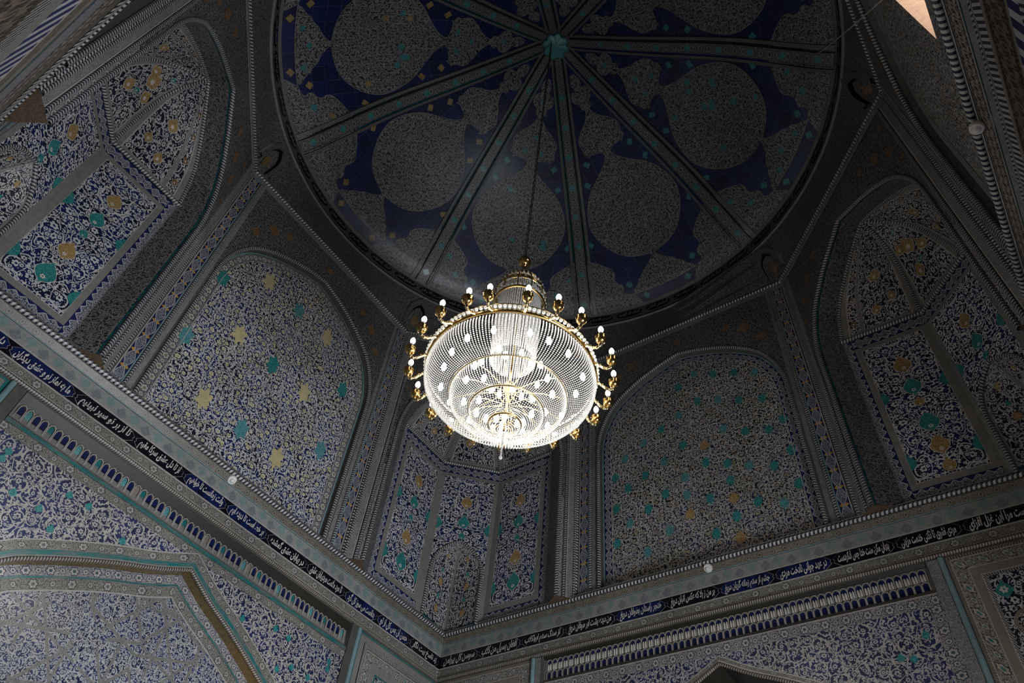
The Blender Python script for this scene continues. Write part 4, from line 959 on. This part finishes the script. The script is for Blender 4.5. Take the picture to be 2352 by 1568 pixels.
# ---------------- floor, window, doorway
mb = MB(); Ff = [(-A - .8, -A - 2.5, 0), (A + .8, -A - 2.5, 0), (A + .8, A + .8, 0), (-A - .8, A + .8, 0)]
mb.face([Vector(p) for p in Ff], [(p[0], p[1]) for p in Ff], 'stone'); fo = mb.build('floor', None); tag(fo, 'pale paved floor of the chamber, below the picture', 'floor', 'structure')
Fw = FW(-90)
wnd = empty('window_1', Fw.p(.40, .95, -.3), 'bright arched window opening with peach plaster reveal at top right', 'window', 'structure')
win = [(u + .40, v) for u, v in arch([(.27, 1.75), (.24, 1.92), (.14, 2.06), (0, 2.16)], 3, .95)]
mb = MB(); cu, cv = .40, 1.55
big = [((u - cu) * 1.0 + cu, (v - cv) * 1.0 + cv) for u, v in win]
for i in range(len(win)):
    j = (i + 1) % len(win)
    q = [Fw.p(*win[i], -.074), Fw.p(*win[j], -.074), Fw.p(*big[j], -.75), Fw.p(*big[i], -.75)]
    mb.face(q, [(i * .1, 0), (i * .1 + .1, 0), (i * .1 + .1, .7), (i * .1, .7)], 'plaster')
mb.build('window_reveal', wnd)
mb = MB()
for k in range(4):
    u = cu - .27 + .54 * (k + .5) / 4; tube(mb, [Fw.p(u, .95, -.72), Fw.p(u, 2.05, -.72)], .012, 'wood')
mb.build('window_bar', wnd)
dor = empty('door_1', Fw.p(0, -Z0, -.1), 'open doorway in the wall below the window, outside the picture', 'doorway', 'structure')
mb = MB(); dp_ = [(-.75, -Z0), (-.75, -Z0 + 2.5), (.75, -Z0 + 2.5), (.75, -Z0)]
band(mb, Fw, dp_, 0, 0, 'plaster', .014, -.5); band(mb, Fw, dp_, .0, .10, 'wood', .03); mb.build('door_frame', dor)

# ================================================================== chandelier
CX, CY = -.066, .021; ZR = Z0 - .40
ch = empty('chandelier', (CX, CY, ZR), 'large lit crystal and brass chandelier hanging below the dome', 'chandelier')
C3 = lambda r, a_, z: Vector((CX + r * math.cos(a_), CY + r * math.sin(a_), Z0 + z))
mb = MB(); zc = 1.0; i = 0
while zc < 6.06:
    # oval links, turned a quarter each
    ax = Vector((1, 0, 0)) if i % 2 else Vector((0, 1, 0)); c = Vector((CX, CY, Z0 + zc + .028))
    tube(mb, [c + ax * (.012 * math.cos(t)) + Vector((0, 0, .036 * math.sin(t))) for t in [2 * PI * j / 10 for j in range(11)]], .0042, 'chainm', 5); zc += .056; i += 1
mb.build('chain', ch)
mb = MB(); ball(mb, (CX, CY, Z0 + .94), .052, 'gold', 24, 14); lathe(mb, (CX, CY, Z0), [(.0, .79), (.022, .80), (.012, .83), (.012, .87), (.025, .89)], 'gold', 16); lathe(mb, (CX, CY, Z0), [(.020, .985), (.012, 1.0), (.006, 1.02)], 'gold', 12); mb.build('finial', ch)
# crown : brass hoops and crystal strings like a small cupola
CR = [(.188, .36), (.192, .44), (.180, .52), (.152, .60), (.108, .67), (.066, .72), (.040, .76), (.020, .80)]
crs = smooth(CR, 4)
mb = MB()
for r, z in ((.190, .365), (.192, .475), (.187, .50), (.166, .572), (.138, .628), (.108, .672), (.078, .708), (.048, .748)): lathe(mb, (CX, CY, Z0), [(r - .006, z - .009), (r + .006, z - .005), (r + .006, z + .005), (r - .006, z + .009), (r - .006, z - .009)], 'gold', 40)
for j in range(12):
    a_ = 2 * PI * j / 12; tube(mb, [C3(r + .004, a_, z) for r, z in crs], .005, 'gold', 5)
mb.build('crown_frame', ch)
mb = MB()
for i_, (r, z) in enumerate(smooth(CR, 2)):
    if z < .49: continue
    n = max(8, int(2 * PI * r / .030))
    for j in range(n): ball(mb, C3(r, 2 * PI * (j + .5 * (i_ % 2)) / n, z), .0105, 'crystal', 7, 4)
mb.build('crown_beads', ch); mb = MB()
for j in range(40): ball(mb, C3(.192, 2 * PI * j / 40, .383), .0105, 'crystal', 7, 4)
mb.build('crown_ring', ch); mb = MB()
for j in range(16):
    a0 = 2 * PI * j / 16
    for t in range(7): bead(mb, C3(.192, a0 + 2 * PI / 16 * t / 7, .49 - .035 * math.sin(PI * t / 7)), .0085, 'crystal')
mb.build('bead_swag', ch)
mb = MB(); nst = 60
for j in range(nst):
    a_ = 2 * PI * j / nst
    for t in range(56):
        z = .50 - .74 * t / 55; r = .150 + (.010 * math.sin(PI * t / 55)); bead(mb, C3(r, a_, z), .0075, 'crystal')
mb.build('bead_column', ch)
mb = MB(); lathe(mb, (CX, CY, Z0), [(.008, .8), (.008, -.88), (0, -.885)], 'gold', 10); lathe(mb, (CX, CY, Z0), [(.008, -.44), (.035, -.47), (.045, -.50), (.03, -.54), (.008, -.56)], 'gold', 24); mb.build('centre_stem', ch)
# rim
mb = MB()
lathe(mb, (CX, CY, Z0), [(.553, -.420), (.566, -.420), (.569, -.408), (.566, -.396), (.553, -.396), (.553, -.420)], 'gold', 72); lathe(mb, (CX, CY, Z0), [(.562, -.352), (.568, -.350), (.568, -.345), (.562, -.347), (.562, -.352)], 'goldl', 72)
mb.build('rim', ch)
mb = MB()
for j in range(118):
    a_ = 2 * PI * j / 118; ball(mb, C3(.568, a_, -.373), .0125, 'crystal', 8, 5)
mb.build('rim_beads', ch)
def tier(name, pr, ns, nr, rad, dens=1.):
    mb = MB(); pp = smooth(pr, 8); L = [0.]
    for i in range(1, len(pp)): L.append(L[-1] + math.hypot(pp[i][0] - pp[i - 1][0], pp[i][1] - pp[i - 1][1]))
    for t in range(nr):
        d = L[-1] * (t + .5) / nr; i = min(len(pp) - 2, max(i for i in range(len(L)) if L[i] <= d)); f = (d - L[i]) / (L[i + 1] - L[i] or 1)
        r = pp[i][0] + (pp[i + 1][0] - pp[i][0]) * f; z = pp[i][1] + (pp[i + 1][1] - pp[i][1]) * f
        for j in range(ns): bead(mb, C3(r, 2 * PI * j / ns, z), rad * min(1., .55 + .45 * r / pp[0][0]), 'crystal')
    return mb.build(name, ch)
tier('bead_bowl', [(.553, -.43), (.557, -.47), (.540, -.53), (.475, -.588), (.378, -.608)], 168, 24, .0064)
tier('bead_tier', [(.372, -.605), (.368, -.64), (.34, -.685), (.285, -.71), (.235, -.72)], 124, 17, .0062)
tier('bead_tier', [(.232, -.725), (.228, -.755), (.20, -.79), (.15, -.81), (.10, -.82)], 80, 14, .0060)
tier('bead_tier', [(.098, -.825), (.09, -.845), (.06, -.865), (.02, -.875)], 34, 7, .0064)
for r, z in ((.374, -.602), (.234, -.722), (.099, -.822)):
    mb = MB(); lathe(mb, (CX, CY, Z0), [(r - .006, z - .005), (r + .006, z - .005), (r + .006, z + .005), (r - .006, z + .005), (r - .006, z - .005)], 'gold' if r < .15 else 'goldl', 56)
    if r < .15:
        for j in range(8): a_ = 2 * PI * j / 8; tube(mb, [C3(.02, a_, z + .01), C3(r, a_, z)], .003, 'gold', 5)
    else:
        for j in range(12): a_ = 2 * PI * j / 12; tube(mb, [C3(.03, a_, z + .06), C3(r * .6, a_, z + .05), C3(r, a_, z)], .003, 'goldl', 5)
    mb.build('tier_hoop', ch)
mb = MB()
for t in range(14): bead(mb, C3(0, 0, -.88 - t * .0145), .0075, 'crystal')
ball(mb, C3(0, 0, -1.09), .012, 'crystal', 8, 5); mb.build('pendant', ch)
# arms
def arm():
    mb = MB(); F0 = lambda x, z: Vector((x, 0, z))
    pts = smooth([(.566, 0, -.405), (.59, 0, -.425), (.622, 0, -.458), (.652, 0, -.470), (.672, 0, -.455), (.674, 0, -.435)], 5)
    tube(mb, pts, [.008 + .003 * abs(math.sin(i * 1.3)) for i in range(len(pts))], 'goldl', 7)
    for i, q in enumerate(pts):
        if i % 4 == 2: ball(mb, q, .0125, 'goldl', 8, 5)
    o = mb.build('arm', ch, loc=(0, 0, 0)); o.location = (0, 0, 0)
    m2 = MB(); lathe(m2, (.674, 0, -.405), [(.0, -.034), (.018, -.031), (.030, -.020), (.0355, .0), (.033, .012), (.037, .016), (.031, .016), (.026, .004), (.008, .0)], 'gold', 18); c2 = m2.build('cup', None); c2.parent = o
    m3 = MB(); lathe(m3, (.674, 0, -.395), [(.009, -.01), (.009, .048), (.011, .05), (.0, .052)], 'candle', 10); c3 = m3.build('candle', None); c3.parent = o
    m4 = MB(); lathe(m4, (.674, 0, -.345), [(.0, .0), (.009, .004), (.0165, .020), (.0175, .032), (.012, .048), (.004, .060), (.0, .064)], 'bulb', 12); c4 = m4.build('bulb', None); c4.parent = o
    return o
a0 = arm(); angs = [107, 124.5, 141, 158.5, 174.5, -168.5, -157, -137, -120.5, -106, -89.5, -73, -56.5, -41, -26, -9, 7, 23.5, 40, 57, 73.5, 90]
for i, dg in enumerate(angs):
    o = a0 if i == 0 else copy_part(a0, ch, (0, 0, 0))
    o.location = Vector((CX, CY, Z0)) - Vector((CX, CY, ZR)); o.rotation_euler.z = math.radians(dg)
# bulbs inside the bowls
m4 = MB(); lathe(m4, (0, 0, 0), [(.0, -.030), (.012, -.024), (.018, -.006), (.013, .018), (.009, .030), (.0, .032)], 'bulb_in', 10)
b0 = m4.build('inner_bulb', ch, loc=(0, 0, 0)); first = True
for r, z, n, o_ in ((.455, -.44, 16, .1), (.30, -.55, 11, .3), (.175, -.68, 8, .0), (.06, -.79, 4, .4), (.21, -.36, 8, .25)):
    for j in range(n):
        q = C3(r + random.uniform(-.02, .02), 2 * PI * (j + o_) / n + random.uniform(-.08, .08), z + random.uniform(-.015, .015)) - Vector((CX, CY, ZR))
        if first: b0.location = q; first = False
        else: copy_part(b0, ch, q)

# ---------------- small fittings
def detector(F, u, v, r, label):
    big = r > .05; r = .037 if big else r
    mb = MB(); c = F.p(u, v, .03 if not big else .085)
    lathe_dir(mb, c, (F.N * (.8 if not big else .35) + Vector((0, 0, -1))).normalized(), [(0, -.03), (r * .9, -.03), (r, -.022), (r, -.006), (r * .92, .004), (r * .72, .010), (r * .68, .004), (r * .60, .004), (r * .52, .020), (r * .3, .028), (0, .030)], 'plastic', 24)
    o = mb.build('smoke_detector', None, loc=c); tag(o, label, 'smoke detector', group='smoke detectors on the cornices')
detector(FW(90), -.02, -.075, .040, 'white smoke detector on the cornice below the cream star panel')
detector(FW(0), .02, -.075, .040, 'white smoke detector on the cornice below the turquoise dotted panel')
detector(FW(-90), .10, -.10, .0501, 'white smoke detector at upper right, below the bright window')
mb = MB(); pa, pb = Vector((1.031, -2.591, Z0 + 4.13)), Vector((-.275, -2.975, Z0 + 1.56))
tube(mb, [pa.lerp(pb, t / 8) + Vector((0, 0, -.03 * math.sin(PI * t / 8))) for t in range(9)], .005, 'cable', 6); o = mb.build('cable', None, loc=pa); tag(o, 'thin pale cable slung from the dome ring to the window', 'cable')

# ================================================================== light
def area(name, loc, aim, sx, sy, power, c):
    l = bpy.data.lights.new(name, 'AREA'); l.shape = 'RECTANGLE'; l.size = sx; l.size_y = sy; l.energy = power; l.color = c
    o = bpy.data.objects.new(name, l); col.objects.link(o); o.location = loc; o.rotation_euler = (Vector(aim) - Vector(loc)).to_track_quat('-Z', 'Y').to_euler(); return o
area('doorway_daylight', (0, -3.55, 1.3), (0, 0, 2.4), 1.4, 2.3, 450, (.84, .92, 1.))
area('window_daylight', (-.40, -4.1, Z0 + 1.9), (-.40, -3.2, Z0 + 1.6), .8, 1.0, 60, (1., .95, .90))
def spot(name, loc, aim, power, c, ang, blend=.7, size=.05):
    l = bpy.data.lights.new(name, 'SPOT'); l.energy = power; l.color = c; l.spot_size = math.radians(ang); l.spot_blend = blend; l.shadow_soft_size = size
    o = bpy.data.objects.new(name, l); col.objects.link(o); o.location = loc; o.rotation_euler = (Vector(aim) - Vector(loc)).to_track_quat('-Z', 'Y').to_euler(); return o
spot('imitated_sun_glint', (-.7, -2.6, .1), (-1.45, A, Z0 - 1.78), 900, (.86, .92, 1.), 9)  # added spot imitating sunlight reflected onto the left wall
spot('imitated_warm_glow', (.1, 1.6, .4), (.85, A, Z0 - 1.45), 110, (1., .62, .28), 9)  # added spot below the view, imitating a warm reflection on the arch reveal
for i, (x, y, z, e) in enumerate(((0, 0, -.50, 8), (0, 0, -.3, 6))):
    l = bpy.data.lights.new('chandelier_lamp', 'POINT'); l.energy = e; l.color = (1., .93, .83); l.shadow_soft_size = .3
    o = bpy.data.objects.new('chandelier_lamp', l); col.objects.link(o); o.location = (CX + .2 * (1 if i else -1), CY, Z0 + z)
wd = bpy.data.worlds.new('sky'); bpy.context.scene.world = wd; wd.use_nodes = True; bg = wd.node_tree.nodes['Background']; bg.inputs[0].default_value = (.80, .86, 1., 1); bg.inputs[1].default_value = .9

# ================================================================== camera
cam = bpy.data.cameras.new('camera'); cam.sensor_width = 36; cam.lens = 1711.03 * 36 / 2352; cam.clip_start = .02
co = bpy.data.objects.new('camera', cam); col.objects.link(co); co.location = (-2.6594, -2.0969, Z0 - 3.9603)
co.rotation_euler = (2.4388, -.0821, -.9767); bpy.context.scene.camera = co
vs = bpy.context.scene.view_settings; vs.view_transform = 'Standard'; vs.look = 'None'; vs.exposure = -.12; vs.gamma = 1.; vs.use_curve_mapping = False
